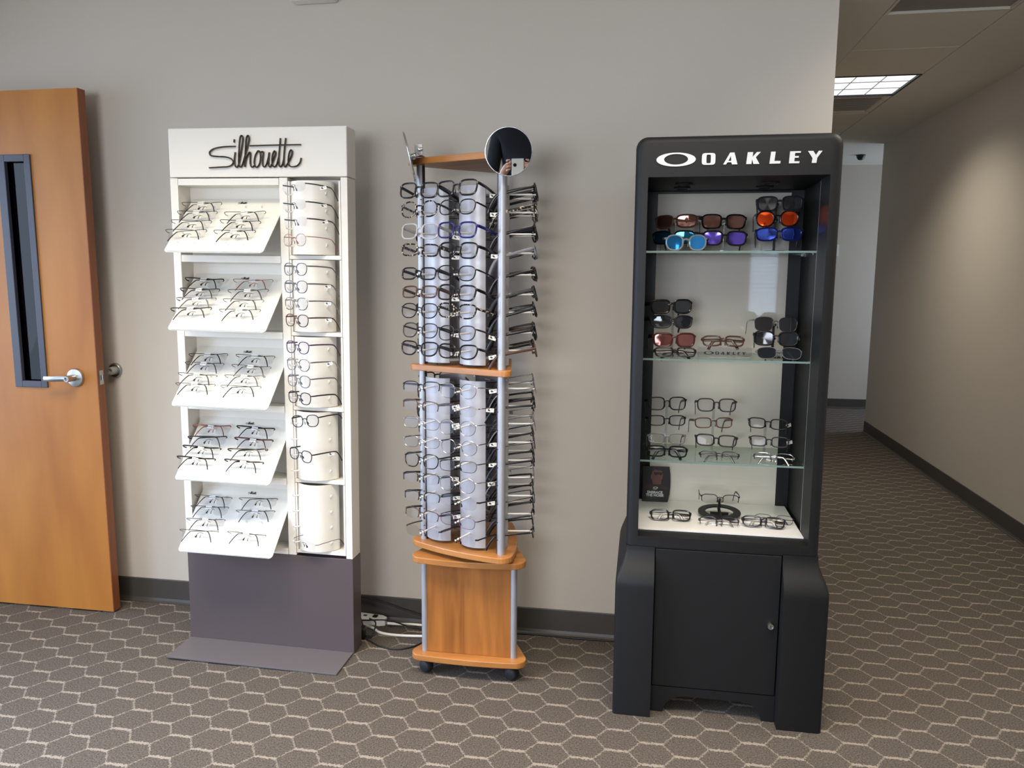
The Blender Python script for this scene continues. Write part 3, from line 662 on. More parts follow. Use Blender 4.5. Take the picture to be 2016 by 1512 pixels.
BX, BY = -.563, 2.552
sp = empty('eyewear_spinner', (BX, BY, 0)); tag(sp, 'revolving three-sided spinner of eyeglasses on a cherry wood base with casters', 'display rack')
obj('base_plate', MB().prism(rtri(.262, .035, .008), .056, .078), M_woodh, sp, bevel=.003)
obj('base_top', MB().prism(rtri(.262, .04, .014), .408, .430), M_woodh, sp, bevel=.003)
pr = .181
for i in range(3):
    a = -PI/2 + PI/3 + 2*PI/3*i; x, y = pr*math.cos(a), pr*math.sin(a)
    obj('base_pole', MB().lathe([(.0115, .078), (.0115, .408)], (x, y, 0), (0, 0, 1), 18), M_alu, sp, smooth=True)
    m = Matrix.Rotation(2*PI/3*i, 4, 'Z')
    obj('base_panel', B(-.147, .147, -.0905-.007, -.0905+.005, .079, .407), M_wood, sp, mtx=m)
    cxx, cyy = .175*math.cos(a), .175*math.sin(a)
    cas = obj('caster', MB().lathe([(.0, -.018), (.016, -.0175), (.022, -.013), (.025, -.004), (.0245, 0), (.025, .004), (.022, .013), (.016, .0175), (0, .018)], (cxx, cyy-.01, .0255), (.55, 1 if i else 1.6, 0), 22), M_blkrub, sp, smooth=True)
    obj('caster_fork', MB().lathe([(.014, .044), (.02, .047), (.02, .054), (.008, .0555)], (cxx, cyy, 0), (0, 0, 1), 16), M_blk, cas, smooth=True)
obj('spindle', MB().lathe([(.03, .430), (.03, .446)], (0, 0, 0), (0, 0, 1), 20), M_alud, sp, smooth=True)
# rotor, turned 19 degrees
RA = math.radians(-20.5); RM = Matrix.Translation((.007, -.004, 0)) @ Matrix.Rotation(RA, 4, 'Z')
RP = .181; inr = RP/2
obj('rotor_disc', MB().prism(rtri(.262, .04, .015), .445, .466), M_woodh, sp, bevel=.003, mtx=RM)
shelf_p = rtri(.243, .022, .0)
obj('middle_shelf', MB().prism(shelf_p, 1.062, 1.082), M_woodh, sp, bevel=.002, mtx=RM)
obj('top_shelf', MB().prism(shelf_p, 1.737, 1.758), M_woodh, sp, bevel=.002, mtx=RM)
for i in range(3):
    a = -PI/2 + PI/3 + 2*PI/3*i; x, y = RP*math.cos(a), RP*math.sin(a)
    for z0, z1 in ((.466, 1.062), (1.082, 1.737)):
        po = obj('pole', MB().lathe([(.0135, z0), (.0135, z1)], (x, y, 0), (0, 0, 1), 20), M_alu, sp, smooth=True, mtx=RM)
        ix, iy = -math.cos(a), -math.sin(a); mb = MB()
        for sgn in (-1, 1):
            t = Vector(rot2((ix, iy), sgn*.75)); c = Vector((x, y)) + t*.0125; n_ = Vector((-t.y, t.x))
            mb.prism([tuple(c + n_*.004 + t*.0025), tuple(c - n_*.004 + t*.0025), tuple(c - n_*.004 - t*.002), tuple(c + n_*.004 - t*.002)], z0+.001, z1-.001)
        obj('pole_channel', mb, M_alud, po)
# two curved panels per face and tier; pegs on each row
U1, U2, EL = .062, .203, .3135
PC, PS = .100, .020; PR = (PC*PC/4+PS*PS)/(2*PS); pa = math.asin(PC/2/PR)
def pmesh(z0, z1):
    P = [(PR*math.sin(-pa+2*pa*i/12), PR*math.cos(-pa+2*pa*i/12)-PR) for i in range(13)]   # +y outward
    q = [(x, y-.003) for x, y in P]
    return MB().prism([(x, -y) for x, y in P] + [(x, -y) for x, y in q[::-1]], z0, z1).mesh('display_panel', smooth=True)
PMU, PML = pmesh(1.092, 1.662), pmesh(.476, 1.040)
pegm = MB().lathe([(.0028, 0), (.0030, .085), (.0034, .1055), (.0016, .108), (.0016, .114), (.0032, .116), (.0032, .119), (.001, .121)], (0, 0, 0), (0, -1, 0), 9).mesh('peg', smooth=True)
railm = B(-.165, .165, -.0012, .0012, -.0012, .0012).mesh('row_rail')
SPM = Matrix.Translation((BX, BY, 0)) @ RM
def face_m(fi): return Matrix.Rotation(2*PI/3*fi, 4, 'Z')      # fi 0 front-left, 1 right, 2 back-left
DF = .105
rowsU = [1.639, 1.583, 1.515, 1.455, 1.386, 1.323, 1.265, 1.199, 1.141]
rowsL = [1.015, .957, .897, .834, .773, .714, .651, .588, .528]
for fi in range(3):
    F = face_m(fi)
    for tier, (pm, rows) in enumerate(((PMU, rowsU), (PML, rowsL))):
        for u in (U1, U2):
            x = u - EL/2
            pn = obj('display_panel', pm, M_silver, sp, mtx=RM @ F @ Matrix.Translation((x, -inr-.022, 0)))
            for z in rows:
                obj('peg', pegm, M_peg, pn, mtx=Matrix.Translation((0, .035, z-.003)))
        for z in rows: obj('row_rail', railm, M_alud, sp, mtx=RM @ F @ Matrix.Translation((0, -inr+.012, z-.012)))
spec = {
 (0, 0, 0): 'square:black round:tortoise square:clear rect:tortoise rect:black rect:brown panto:black panto:matte cat:black',
 (0, 0, 1): 'square:black panto:black square:navy square:black panto:black square:black cat:tortoise panto:matte cat:black',
 (0, 1, 0): 'semi:black semi:brown thin:silver thin:silver panto:black semi:black semi:black semi:brown rimlessbar:gun',
 (0, 1, 1): 'thinround:silver rimless:tortoise thinround:silver thinround:silver thin:black thinround:silver rimlessbar:black thin:purple rimlessbar:black',
 (1, 0, 0): 'square:black rect:tortoise square:black rect:grey rect:black square:matte rect:black square:black rect:brown',
 (1, 0, 1): 'rect:black panto:brown square:matte rect:black square:black rect:matte panto:black rect:brown rect:black',
 (1, 1, 0): 'rimless:silver semi:black rimless:silver thin:gun semi:black rimless:silver thin:black semi:black semi:black',
 (1, 1, 1): 'thin:silver semi:black rimless:silver semi:matte thin:gun rimless:silver semi:black thin:black -:-',
 (2, 0, 1): 'square:black round:tortoise square:black rect:black panto:matte rect:black square:black rect:brown panto:black',
 (2, 1, 1): 'rect:black rect:brown square:matte rect:black rect:matte panto:black rect:black rect:brown rect:black'}
fname = {0: 'front', 1: 'right-hand', 2: 'rear'}
for (fi, tier, ci), s in spec.items():
    rows = (rowsU, rowsL)[tier]
    for r_, it in enumerate(s.split()):
        sty, fc = it.split(':')
        if sty == '-': continue
        u = (U1, U2)[ci]; x = u - EL/2 + (.008, .012)[ci] + random.uniform(-.004, .004)
        m = SPM @ face_m(fi) @ gm((x, -inr-DF-.004, rows[r_]+random.uniform(-.003, .003)), random.uniform(-.06, .06), (-.24, -.15)[tier] + random.uniform(-.06, .05), random.uniform(-.035, .035), sty) @ Matrix.Scale(1.16, 4)
        cnm = {0: ('left', 'right'), 1: ('near', 'far'), 2: ('', 'left-edge')}[fi][ci]
        tc_ = 'tortoise' if (sty, fc) == ('rimless', 'tortoise') else None
        tcol = 'black' if (fi == 0 and tier == 1 and r_ in (3, 4, 7)) else None
        rown = 'bottom' if r_ == 8 else ORD[r_]
        glasses(sty, 'silver' if tc_ else fc, m, f'{SN[sty]} {CN[fc]} eyeglasses, {rown} row of the {cnm} column, {("upper", "lower")[tier]} {fname[fi]} side of spinner', 'eyeglasses on the spinner', tagged=random.random() < (.75 if fi < 2 else .1), tcol=tc_ or tcol)

# tilting round mirrors on the spinner top
def spin_mirror(center, normal, foot, rad):
    c = Vector(center) - Vector((BX, BY, 0)); nv = Vector(normal).normalized(); f = Vector(foot) - Vector((BX, BY, 0))
    mr = obj('mirror_backing', MB().lathe([(rad-.003, -.006), (rad, -.005), (rad, -.0008), (rad-.001, 0)], c, nv, 48), M_steel, sp, smooth=True)
    obj('mirror_glass', MB().lathe([(rad-.0025, -.001), (rad-.0025, .0006)], c, nv, 48), M_mirror, mr)
    j = c - nv*.012
    obj('ball_joint', MB().lathe([(.004, -.03), (.0085, -.026), (.011, -.018), (.0085, -.010), (.005, -.004)], c, nv, 16), M_steel, mr, smooth=True)
    q = c - nv*.034
    obj('mirror_bracket', MB().tube([tuple(c - nv*.026), tuple(q), tuple((q.x, q.y, f.z+.02))], .004, 8), M_steel, mr, smooth=True)
    br = MB().box(q.x-.013, q.x+.013, q.y-.002, q.y+.002, f.z, f.z+.036); br.box(q.x-.013, q.x+.013, q.y-.002, q.y+.03, f.z, f.z+.003)
    obj('angle_bracket', br, M_steel, mr, bevel=.001)
    obj('wing_nut', MB().lathe([(.007, 0), (.007, .008), (.004, .014)], (q.x, q.y, f.z+.02), (1, 0, 0), 10), M_brushed, mr, smooth=True)
spin_mirror((-.414, 2.365, 1.752), (.159, -.977, -.141), (-.44, 2.40, 1.758), .0725)
spin_mirror((-.752, 2.44, 1.752), (-.93, -.29, -.235), (-.715, 2.47, 1.758), .080)

# ------------------------------------------------------------------ black display cabinet
ok = empty('display_cabinet', (.256, 2.56, 0)); tag(ok, 'tall black display cabinet with glass shelves and a locked lower door', 'display cabinet')
OX, OY = .256, 2.56
def ob(x0, x1, y0, y1, z0, z1): return B(x0-OX, x1-OX, y0-OY, y1-OY, z0, z1)
# front frame ring with rounded top corners and a rolled front edge
def frame_paths(inset):
    x0, x1, z0, z1, r = -.033+inset, .545-inset, .546, 1.785-inset, .034-inset*.6
    outp = []
    outp += [(x0, z0), (x0, .9), (x0, 1.3)] + arc(x0+r, z1-r, r, PI, PI/2, 6) + [(.25, z1)] + arc(x1-r, z1-r, r, PI/2, 0, 6) + [(x1, 1.3), (x1, .9), (x1, z0), (.25, z0)]
    i0, i1, k0, k1 = .004, .511, .577, 1.668
    inn = [(i0, k0), (i0, .9), (i0, 1.3)] + [(i0, k1-.001*(6-j)) for j in range(7)] + [(.25, k1)] + [(i1, k1-.001*j) for j in range(7)] + [(i1, 1.3), (i1, .9), (i1, k0), (.25, k0)]
    return [(x-OX, z) for x, z in outp], [(x-OX, z) for x, z in inn]
rings = [(.0, 2.47), (.0, 2.372), (.003, 2.361), (.010, 2.353), (.020, 2.35)]
mb = MB(); n = None; lv_ = []
for ins, y in rings:
    o_, i_ = frame_paths(ins); n = len(o_); lv_.append(len(mb.v)); mb.v += [(x, y-OY, z) for x, z in o_]
_, i_ = frame_paths(0)
ib = []
for y in (2.35, 2.47): ib.append(len(mb.v)); mb.v += [(x, y-OY, z) for x, z in i_]
for a, b_ in zip(lv_[:-1], lv_[1:]):
    for i in range(n): j = (i+1) % n; mb.f.append((a+i, a+j, b_+j, b_+i))
for i in range(n):
    j = (i+1) % n; mb.f += [(lv_[-1]+i, lv_[-1]+j, ib[0]+j, ib[0]+i), (ib[0]+i, ib[0]+j, ib[1]+j, ib[1]+i), (ib[1]+i, ib[1]+j, lv_[0]+j, lv_[0]+i)]
obj('front_frame', mb, M_black, ok, smooth=True)
obj('side_panel', ob(-.033, -.006, 2.4705, 2.78, .546, 1.76), M_black, ok)
obj('side_panel', ob(.521, .545, 2.4705, 2.78, .546, 1.76), M_black, ok)
tp_ = obj('top_panel', ob(-.0055, .5205, 2.4705, 2.78, 1.669, 1.76), M_black, ok)
obj('back_board', ob(-.0055, .5205, 2.756, 2.78, .546, 1.6685), M_blackin, ok)
obj('back_panel', ob(.040, .478, 2.750, 2.7555, .572, 1.660), M_panelw, ok)
obj('cabinet_floor', ob(-.0055, .5205, 2.4705, 2.7555, .546, .562), M_blackin, ok)
obj('deck_panel', ob(-.004, .519, 2.412, 2.7495, .5785, .584), M_deck, ok) if False else obj('deck_panel', ob(.0045, .5105, 2.415, 2.7495, .5775, .581), M_deck, ok)
for x in (-.003, .5125): obj('glass_channel', ob(x, x+.006, 2.472, 2.480, .582, 1.667), mat('pale_channel', (178, 176, 168), .45, noise=.03), ok)
for x in (.115, .375):
    for y in (2.53, 2.64):
        obj('spot_lamp', MB().lathe([(.026, 0), (.028, -.004), (.02, -.006), (.018, -.001)], (x-OX, y-OY, 1.669), (0, 0, 1), 20), M_alud, tp_, smooth=True)
SHZ = (1.460, 1.121, .788)
for z in SHZ:
    g = obj('glass_shelf', ob(-.004, .519, 2.492, 2.7485, z-.006, z), M_shelf, ok)
    obj('shelf_edge', ob(-.004, .519, 2.4905, 2.492, z-.006, z), M_shelfedge, g)
    for x in (-.004, .511):
        for y in (2.52, 2.71): obj('shelf_pin', ob(x, x+.008, y, y+.008, z-.011, z-.0062), M_steel, g)
# flared lower flanks
def smooth01(t): t = max(0, min(1, t)); return t*t*(3-2*t)
def flank(sgn):
    mb = MB(); zs = [0, .2, .40] + [.42+.0125*i for i in range(15)] ; zs = [z for z in zs if z <= .5465]+[.56, .575, .59, .605, .62]
    for z in zs:
        t = 1 - smooth01((z-.432)/(.535-.432)); yf_ = 2.3495 - .045*t; e = .0275*t + .0005
        if sgn < 0: xo, xi = -.033-e, .0575
        else: xo, xi = .545+e, .4405
        if z > .5459:      # above the rail: only the outer skin widening over the tower side
            xi = -.0335 if sgn < 0 else .5455
            yf_ = 2.3495 - .045*t + .03
        rr = .012
        P = [(xi, 2.78), (xo, 2.78), (xo, yf_+rr), (xo + (-sgn)*-rr*-.3 if False else xo - sgn*rr*.3, yf_+rr*.3), (xo - sgn*rr, yf_), (xi, yf_)]
        mb.v += [(x-OX, y-OY, z) for x, y in P]
    return mb, zs
for sgn in (-1, 1):
    mb, zs = flank(sgn); k = 6
    zz = [i for i, z in enumerate(zs) if z <= .5459]
    top = zz[-1]
    mb2 = MB(); mb2.v = mb.v[:(top+1)*k]
    for i in range(top):
        for j in range(k): j2 = (j+1) % k; mb2.f.append((i*k+j, i*k+j2, (i+1)*k+j2, (i+1)*k+j))
    mb2.f += [tuple(range(k-1, -1, -1)), tuple(top*k+j for j in range(k))]
    obj('flank', mb2, M_black, ok, smooth=True)
rail = obj('front_rail', ob(.0585, .4395, 2.351, 2.78, .542, .5455), M_black, ok)
cd = obj('cabinet_door', ob(.0610, .4370, 2.346, 2.366, .088, .5400), M_black, ok, bevel=.0015)
obj('lock', MB().lathe([(.011, 0), (.011, .006), (.009, .012), (.006, .012), (.0055, .010)], (.414-OX, 2.346-OY, .318), (0, -1, 0), 20), M_steel, cd, smooth=True)
obj('key_slot', ob(.413, .415, 2.3355, 2.3362, .314, .322), M_blk, cd)
obj('inner_carcass', ob(.0585, .4395, 2.370, 2.775, .05, .541), M_blackin, ok)
ap = [(.0585, 0), (.095, 0), (.105, .028), (.125, .050), (.160, .058), (.338, .058), (.372, .050), (.392, .028), (.402, 0), (.4395, 0), (.4395, .086), (.0585, .086)]
obj('toe_panel', MB().prism([(x-OX, z) for x, z in ap], 2.345-OY, 2.368-OY, lambda x, z, y: (x, y, z)), M_black, ok)
# brand emblem and letters
def ell(cx, cz, a, b, n=36, p=2.0, rot=0): return [(cx + a*math.copysign(abs(math.cos(2*PI*i/n))**(2/p), math.cos(2*PI*i/n)), cz + b*math.copysign(abs(math.sin(2*PI*i/n))**(2/p), math.sin(2*PI*i/n))) for i in range(n)]
LET = {'A': [[(0, 0), (.46, 1), (.76, 1), (1, 0), (.62, 0), (.57, .18), (.30, .18), (.20, 0)], 'hole', [(.36, .30), (.56, .30), (.52, .72)]],
       'K': [[(0, 0), (.08, 1), (.46, 1), (.43, .60), (.72, 1), (1.0, 1), (.66, .56), (.94, 0), (.52, 0), (.40, .40), (.37, 0)]],
       'L': [[(0, 0), (.10, 1), (.52, 1), (.44, .22), (1, .22), (.98, 0)]],
       'E': [[(0, 0), (.06, 1), (1.0, 1), (.98, .86), (.50, .86), (.49, .60), (.84, .60), (.83, .46), (.48, .46), (.46, .16), (.92, .16), (.90, 0)]],
       'Y': [[(0, 1), (.36, 1), (.56, .66), (.74, 1), (1, 1), (.66, .42), (.62, 0), (.30, 0), (.34, .40)]]}
def poly_hole(outer, hole):
    # bridge the hole into the outline at nearest points
    bi, bj = min(((i, j) for i in range(len(outer)) for j in range(len(hole))), key=lambda t: (Vector(outer[t[0]])-Vector(hole[t[1]])).length)
    h = hole[bj:] + hole[:bj+1]
    area_ = sum(hole[i][0]*hole[(i+1) % len(hole)][1]-hole[(i+1) % len(hole)][0]*hole[i][1] for i in range(len(hole)))
    ao = sum(outer[i][0]*outer[(i+1) % len(outer)][1]-outer[(i+1) % len(outer)][0]*outer[i][1] for i in range(len(outer)))
    if area_*ao > 0: h = h[::-1]
    return outer[:bi+1] + h + outer[bi:]
def brand(parent, m, x0, zb, s, y, depth, T=None, mt=None):
    """emblem ring + O A K L E Y; s scales the full-size drawing (metres), x from its left end"""
    f = lambda x, z, d: (x0 + x*s, y - d, zb + z*s)
    obj('emblem_ring', MB().ring(ell(.056, .0165, .056, .0195, 36), ell(.056, .0172, .034, .0150, 36), 0, depth, f), m, parent)
    obj('letter', MB().ring(ell(.148, .0165, .0190, .0165, 32, 5), ell(.148, .0165, .0062, .0120, 32, 6), 0, depth, f), m, parent)
    for ch, a, b_ in (('A', .189, .229), ('K', .253, .292), ('L', .317, .347), ('E', .370, .401), ('Y', .420, .459)):
        L_ = LET[ch]; P = [(a + (b_-a)*x, .033*z) for x, z in L_[0]]
        if len(L_) > 1: P = poly_hole(P, [(a + (b_-a)*x, .033*z) for x, z in L_[2]])
        obj('letter', MB().prism(P, 0, depth, f), m, parent)
ffr = [o for o in ok.children if o.name.startswith('front_frame')][0]
brand(ffr, M_letter, .026-OX, 1.700, 1.0, 2.3495-OY, .0022)

# ------------------------------------------------------------------ things inside the black cabinet
def place(x, y, z): return (x, y, z)
def riser(x, y, z0, hs, label, m=M_acry, w_=.06):
    t = empty('eyewear_riser', (x, y, z0)); tag(t, label, 'eyewear stand', 'eyewear risers in the black cabinet')
    obj('riser_base', MB().prism([(a*.5, b) for a, b in ell(0, 0, w_*1.1, .032, 20)], .0005, .004), m, t, bevel=.001, seg=1)
    obj('riser_post', B(-.004, .004, .010, .016, .004, max(hs)-z0+.004), m, t)
    for h in hs: obj('riser_arm', MB().tube(bez([(0, .012, h-z0), (0, -.006, h-z0), (0, -.022, h-z0+.001), (0, -.026, h-z0+.005)], 3), .003, 8), m, t, smooth=True)
    return t
S1, S2, S3, DK = SHZ[0], SHZ[1], SHZ[2], .581
riser(.094, 2.60, S1, (1.550, 1.501), 'clear stand at the left end of the top glass shelf')
riser(.247, 2.60, S1, (1.550, 1.498), 'clear stand in the middle of the top glass shelf')
riser(.408, 2.60, S1, (1.604, 1.556, 1.510), 'black stand at the right end of the top glass shelf', M_blk)
riser(.098, 2.60, S2, (1.279, 1.230, 1.172), 'clear stand at the left end of the middle glass shelf')
riser(.420, 2.60, S2, (1.226, 1.182), 'black stand at the right end of the middle glass shelf', M_blk)
riser(.088, 2.61, S3, (.960, .903, .842), 'clear stand at the left end of the bottom glass shelf')
riser(.243, 2.61, S3, (.960, .901, .842), 'clear stand in the middle of the bottom glass shelf')
riser(.412, 2.61, S3, (.903, .846), 'clear stand at the right end of the bottom glass shelf')
YQ = 2.56
oak = [  # x, z of bridge, style, frame, lens, yaw, label, category
 (.092,1.555,'wrap','brown','brown',.35,'dark wraparound sunglasses with pale brown lenses, upper left on the top shelf'),
 (.244,1.553,'sun','black','brown',.0,'square black sunglasses with brown lenses, upper middle on the top shelf'),
 (.411,1.607,'sun','matte','smoke',.12,'matte black sunglasses with smoke lenses, highest on the right stand'),
 (.406,1.561,'sunround','black','orange',.05,'black sunglasses with mirrored orange lenses on the top shelf'),
 (.087,1.505,'wrap','black','teal',.30,'black sunglasses with teal lenses behind the ice blue pair'),
 (.249,1.502,'sun','matte','purple',.0,'black sunglasses with violet lenses, lower middle on the top shelf'),
 (.414,1.514,'wrap','navy','prism',.10,'navy sunglasses with blue violet lenses below the orange pair'),
 (.092,1.284,'sun','black','dark',-.25,'glossy black sunglasses, topmost at the left of the middle shelf'),
 (.097,1.235,'wrap','matte','dark',-.25,'matte black wraparound sunglasses, second at the left of the middle shelf'),
 (.104,1.176,'sun','maroon','rosebrown',-.15,'maroon sunglasses with rose brown lenses on the middle shelf'),
 (.419,1.231,'aviator','gun','smoke',-.08,'metal aviator sunglasses with smoke lenses on the middle shelf'),
 (.422,1.186,'sun','black','dark',.12,'square black sunglasses below the metal aviators'),
 (.087,.965,'square','black','clear',-.10,'black square eyeglasses, top left on the bottom glass shelf'),
 (.246,.965,'square','matte','clear',.0,'matte black square eyeglasses, top middle on the bottom glass shelf'),
 (.088,.908,'rect','black','clear',-.08,'black rectangular eyeglasses, second at the left of the bottom glass shelf'),
 (.239,.906,'rect','brown','clear',-.12,'dark brown rectangular eyeglasses, middle stand, second from top'),
 (.410,.909,'rect','black','clear',.18,'black rectangular eyeglasses, highest on the right stand of the bottom shelf'),
 (.090,.847,'rect','grey','clear',-.05,'grey rectangular eyeglasses, lowest on the left stand of the bottom shelf'),
 (.250,.847,'sport','matte','clear',.05,'wide matte black eyeglasses, lowest on the middle stand'),
 (.416,.850,'rect','matte','clear',.18,'matte black rectangular eyeglasses, lower on the right stand of the bottom shelf')]
for (x, z, sty, fc, ln, yw, lb) in oak:
    cat = 'eyeglasses' if ln == 'clear' else 'sunglasses'
    glasses(sty, fc, gm((x, YQ, z), yw, (-.03 if z > 1.4 else (-.10 if z > 1.1 else -.19)), random.uniform(-.02, .02), sty), lb, ('eyeglasses' if ln == 'clear' else 'sunglasses')+' in the black cabinet', cat, ln, tagged=x > .4 and z < 1.3)
glasses('sunround', 'clear', Matrix.Translation((.128, 2.525, S1+.0005)) @ Matrix.Rotation(.12, 4, 'Z'), 'clear framed sunglasses with mirrored ice blue lenses standing on the top shelf', 'sunglasses in the black cabinet', 'sunglasses', 'blue')
def lying(x, y, z, sty, fc, lb, ln='clear', yaw=0, tilt=.75, cat='eyeglasses', tagged=False):
    """folded pair resting on its temples, lenses leaning back"""
    s = STY[sty]
    m = Matrix.Translation((x, y, z+.0035)) @ Matrix.Rotation(yaw, 4, 'Z') @ Matrix.Rotation(-tilt, 4, 'X')
    return glasses(sty, fc, m, lb, cat+' in the black cabinet', cat, ln, folded=True, tagged=tagged)
lying(.107, 2.52, S2, 'sport', 'gun', 'folded gunmetal eyeglasses lying left on the middle glass shelf', yaw=.05)
lying(.428, 2.52, S2, 'aviator', 'grey', 'folded metal sunglasses with dark lenses lying right on the middle glass shelf', 'dark', yaw=-.08, cat='sunglasses')
lying(.091, 2.525, S3, 'sport', 'black', 'folded black eyeglasses lying left on the bottom glass shelf', tilt=.55)
lying(.258, 2.52, S3, 'semi', 'gun', 'folded half-rim eyeglasses lying in the middle of the bottom glass shelf', yaw=-.05)
lying(.428, 2.525, S3, 'semi', 'silver', 'folded silver eyeglasses lying right on the bottom glass shelf', yaw=-.12, tagged=True)
lying(.110, 2.50, DK, 'sport', 'gun', 'folded metal eyeglasses lying left on the white deck', yaw=.04)
lying(.262, 2.47, DK, 'semi', 'gun', 'folded half-rim eyeglasses lying in front of the black ring stand', tagged=True)
lying(.400, 2.48, DK, 'sport', 'gun', 'folded metal eyeglasses lying front right on the white deck', yaw=-.10)
lying(.440, 2.53, DK, 'thin', 'matte', 'folded black wire eyeglasses lying behind another pair at the right of the deck', yaw=-.10, tagged=True)
# acrylic name block
nb = empty('name_block', (.262, 2.555, S2)); tag(nb, 'clear acrylic name block with black lettering on the middle glass shelf', 'name block')
blk = obj('block', B(-.083, .083, -.02, .02, .0005, .034), M_acry, nb, bevel=.001)
brand(blk, M_print, -.066, .0125, .285, -.0202, .0004)
lying(.258, 2.548, S2+.034, 'sport', 'brown', 'folded brown metal eyeglasses resting on the clear name block', tilt=.6)
# ring stand on the deck with a pair on it
rs = empty('ring_stand', (.272, 2.585, DK)); tag(rs, 'black ring-shaped eyewear stand on the white deck', 'eyewear stand')
obj('ring', MB().ring(ell(0, 0, .070, .052, 40), ell(.0, .004, .046, .030, 40), 0, .004), M_blk, rs, mtx=Matrix.Translation((0, 0, .014)) @ Matrix.Rotation(.22, 4, 'X'))
obj('crossbar', B(-.005, .005, -.034, .040, .0, .003), M_blk, rs, mtx=Matrix.Translation((0, 0, .016)) @ Matrix.Rotation(.22, 4, 'X'))
obj('foot', B(-.03, .03, -.002, .002, .0005, .016), M_blk, rs); 
obj('neck', MB().tube([(0, .012, .016), (0, .008, .05), (0, -.004, .062)], .0045, 8), M_blk, rs, smooth=True)
glasses('semi', 'matte', gm((.272, 2.575, .644), 0, -.08, 0, 'semi'), 'black half-rim eyeglasses perched on the black ring stand', 'eyeglasses in the black cabinet')
# counter card
cc = empty('counter_card', (.066, 2.722, DK)); cc.rotation_euler = (-.06, 0, .03); tag(cc, 'black counter card with a portrait and white slogan in the cabinet corner', 'counter card')
M_card = mat('card_black', (24, 20, 20), .35, noise=.2, nscale=30); M_skin = mat('print_dark_red', (104, 66, 58), .5, noise=.3, nscale=60); M_shade = mat('print_shadow', (52, 30, 28), .5, noise=.2)
cpoly = [(-.050, .0005), (.040, .0005), (.046, .03), (.048, .06), (.047, .10), (.043, .128), (-.050, .128)]
card = obj('card', MB().prism(cpoly, -.002, 0, lambda x, z, y: (x, y, z)), M_card, cc)
def pr_(name, poly, m, d): obj(name, MB().prism(poly, -.0021-d, -.002, lambda x, z, y: (x, y, z)), m, card)
pr_('printed_portrait', [(-.013, .062), (-.016, .078), (-.021, .084), (-.022, .094), (-.018, .101), (-.016, .116), (-.006, .124), (.010, .124), (.017, .116), (.019, .105), (.022, .098), (.019, .094), (.020, .087), (.016, .078), (.014, .062)], M_skin, .0001)
pr_('printed_sunglasses', [(-.012, .107), (.019, .107), (.018, .099), (.012, .096), (.005, .101), (-.004, .096), (-.010, .099)], M_card, .0003)
pr_('printed_hair', [(-.018, .108), (-.018, .118), (-.006, .126), (.012, .126), (.019, .117), (.017, .113), (-.008, .117)], M_shade, .0003)
pr_('printed_shoulder', [(-.048, .048), (-.034, .060), (-.013, .064), (.014, .064), (.034, .056), (.042, .048)], M_shade, .0002)
obj('emblem_ring', MB().ring(ell(-.004, .0515, .0085, .0034, 24), ell(-.004, .0515, .0052, .0021, 24), .0021, .0026, lambda x, z, d: (x, -d, z)), M_letter, card)
for s_, z_, sz in (('OAKLEY', .0445, .0042), ('EMBRACE', .0305, .0125), ('THE NOISE', .0200, .0125)):
    tm_ = text_mesh(s_, sz, .0003, bold=.0005 if sz > .01 else 0); obj('printed_words', tm_, M_letter, card, mtx=Matrix.Translation((-.006, -.0025, z_)) @ Matrix.Rotation(PI/2, 4, 'X'))

# ------------------------------------------------------------------ cords and power strip behind the spinner
def cord(label, pts, r, m, name='extension_cable'):
    o = obj(name, MB().tube(bez(pts, 8), r, 8), m, smooth=True); return tag(o, label, 'cord', 'cords on the carpet')
ps = empty('power_strip', (-1.05, 2.785, 0), -.10); tag(ps, 'white power strip on the carpet between the white display and the spinner', 'power strip')
obj('strip_body', MB().prism([(-.12, -.024), (.055, -.024), (.078, -.012), (.078, .012), (.055, .024), (-.12, .024)],   .001, .030), M_whitepl, ps, bevel=.004)
obj('strip_switch', B(.022, .040, -.009, .009, .030, .035), M_blk, ps, bevel=.001)
for k in range(3): obj('socket_slot', B(-.09+.035*k, -.075+.035*k, -.006, .006, .0295, .0305), M_alud, ps)
cord('white cord running from the power strip behind the spinner', [(-.962, 2.758, .018), (-.92, 2.775, .010), (-.86, 2.79, .006), (-.76, 2.785, .006), (-.62, 2.77, .006)], .005, M_whitepl)
cord('white cord looping across the carpet beside the spinner', [(-1.10, 2.74, .02), (-1.02, 2.735, .008), (-.97, 2.70, .006), (-.90, 2.69, .006), (-.80, 2.70, .006), (-.70, 2.72, .006)], .005, M_whitepl)
cord('black cord drooping along the baseboard above the power strip', [(-1.12, 2.80, .11), (-1.0, 2.80, .085), (-.90, 2.80, .058), (-.78, 2.795, .03), (-.70, 2.79, .008), (-.60, 2.785, .004)], .003, M_blkrub)
cord('black cord looping on the carpet from the display to the spinner', [(-1.06, 2.66, .012), (-1.0, 2.64, .004), (-.94, 2.60, .004), (-.87, 2.585, .004), (-.81, 2.62, .004), (-.78, 2.68, .006), (-.80, 2.74, .010), (-.88, 2.765, .010), (-.95, 2.73, .044), (-1.04, 2.722, .040), (-1.10, 2.73, .03)], .0028, M_blkrub)
cord('black cord hanging down in front of the power strip', [(-1.075, 2.715, .10), (-1.05, 2.70, .06), (-1.02, 2.67, .02), (-1.00, 2.655, .004), (-.985, 2.66, .02), (-.985, 2.69, .05), (-1.02, 2.72, .05)], .003, M_blkrub)
cord('thin black cord lying along the baseboard between the spinner and the cabinet', [(-.56, 2.79, .004), (-.35, 2.795, .004), (-.2, 2.79, .004), (-.02, 2.795, .004), (.1, 2.79, .004)], .004, M_blkrub)
ad_ = empty('power_adapter', (-1.045, 2.655, 0), .2); tag(ad_, 'black power adapter on the carpet behind the taupe base', 'power adapter')
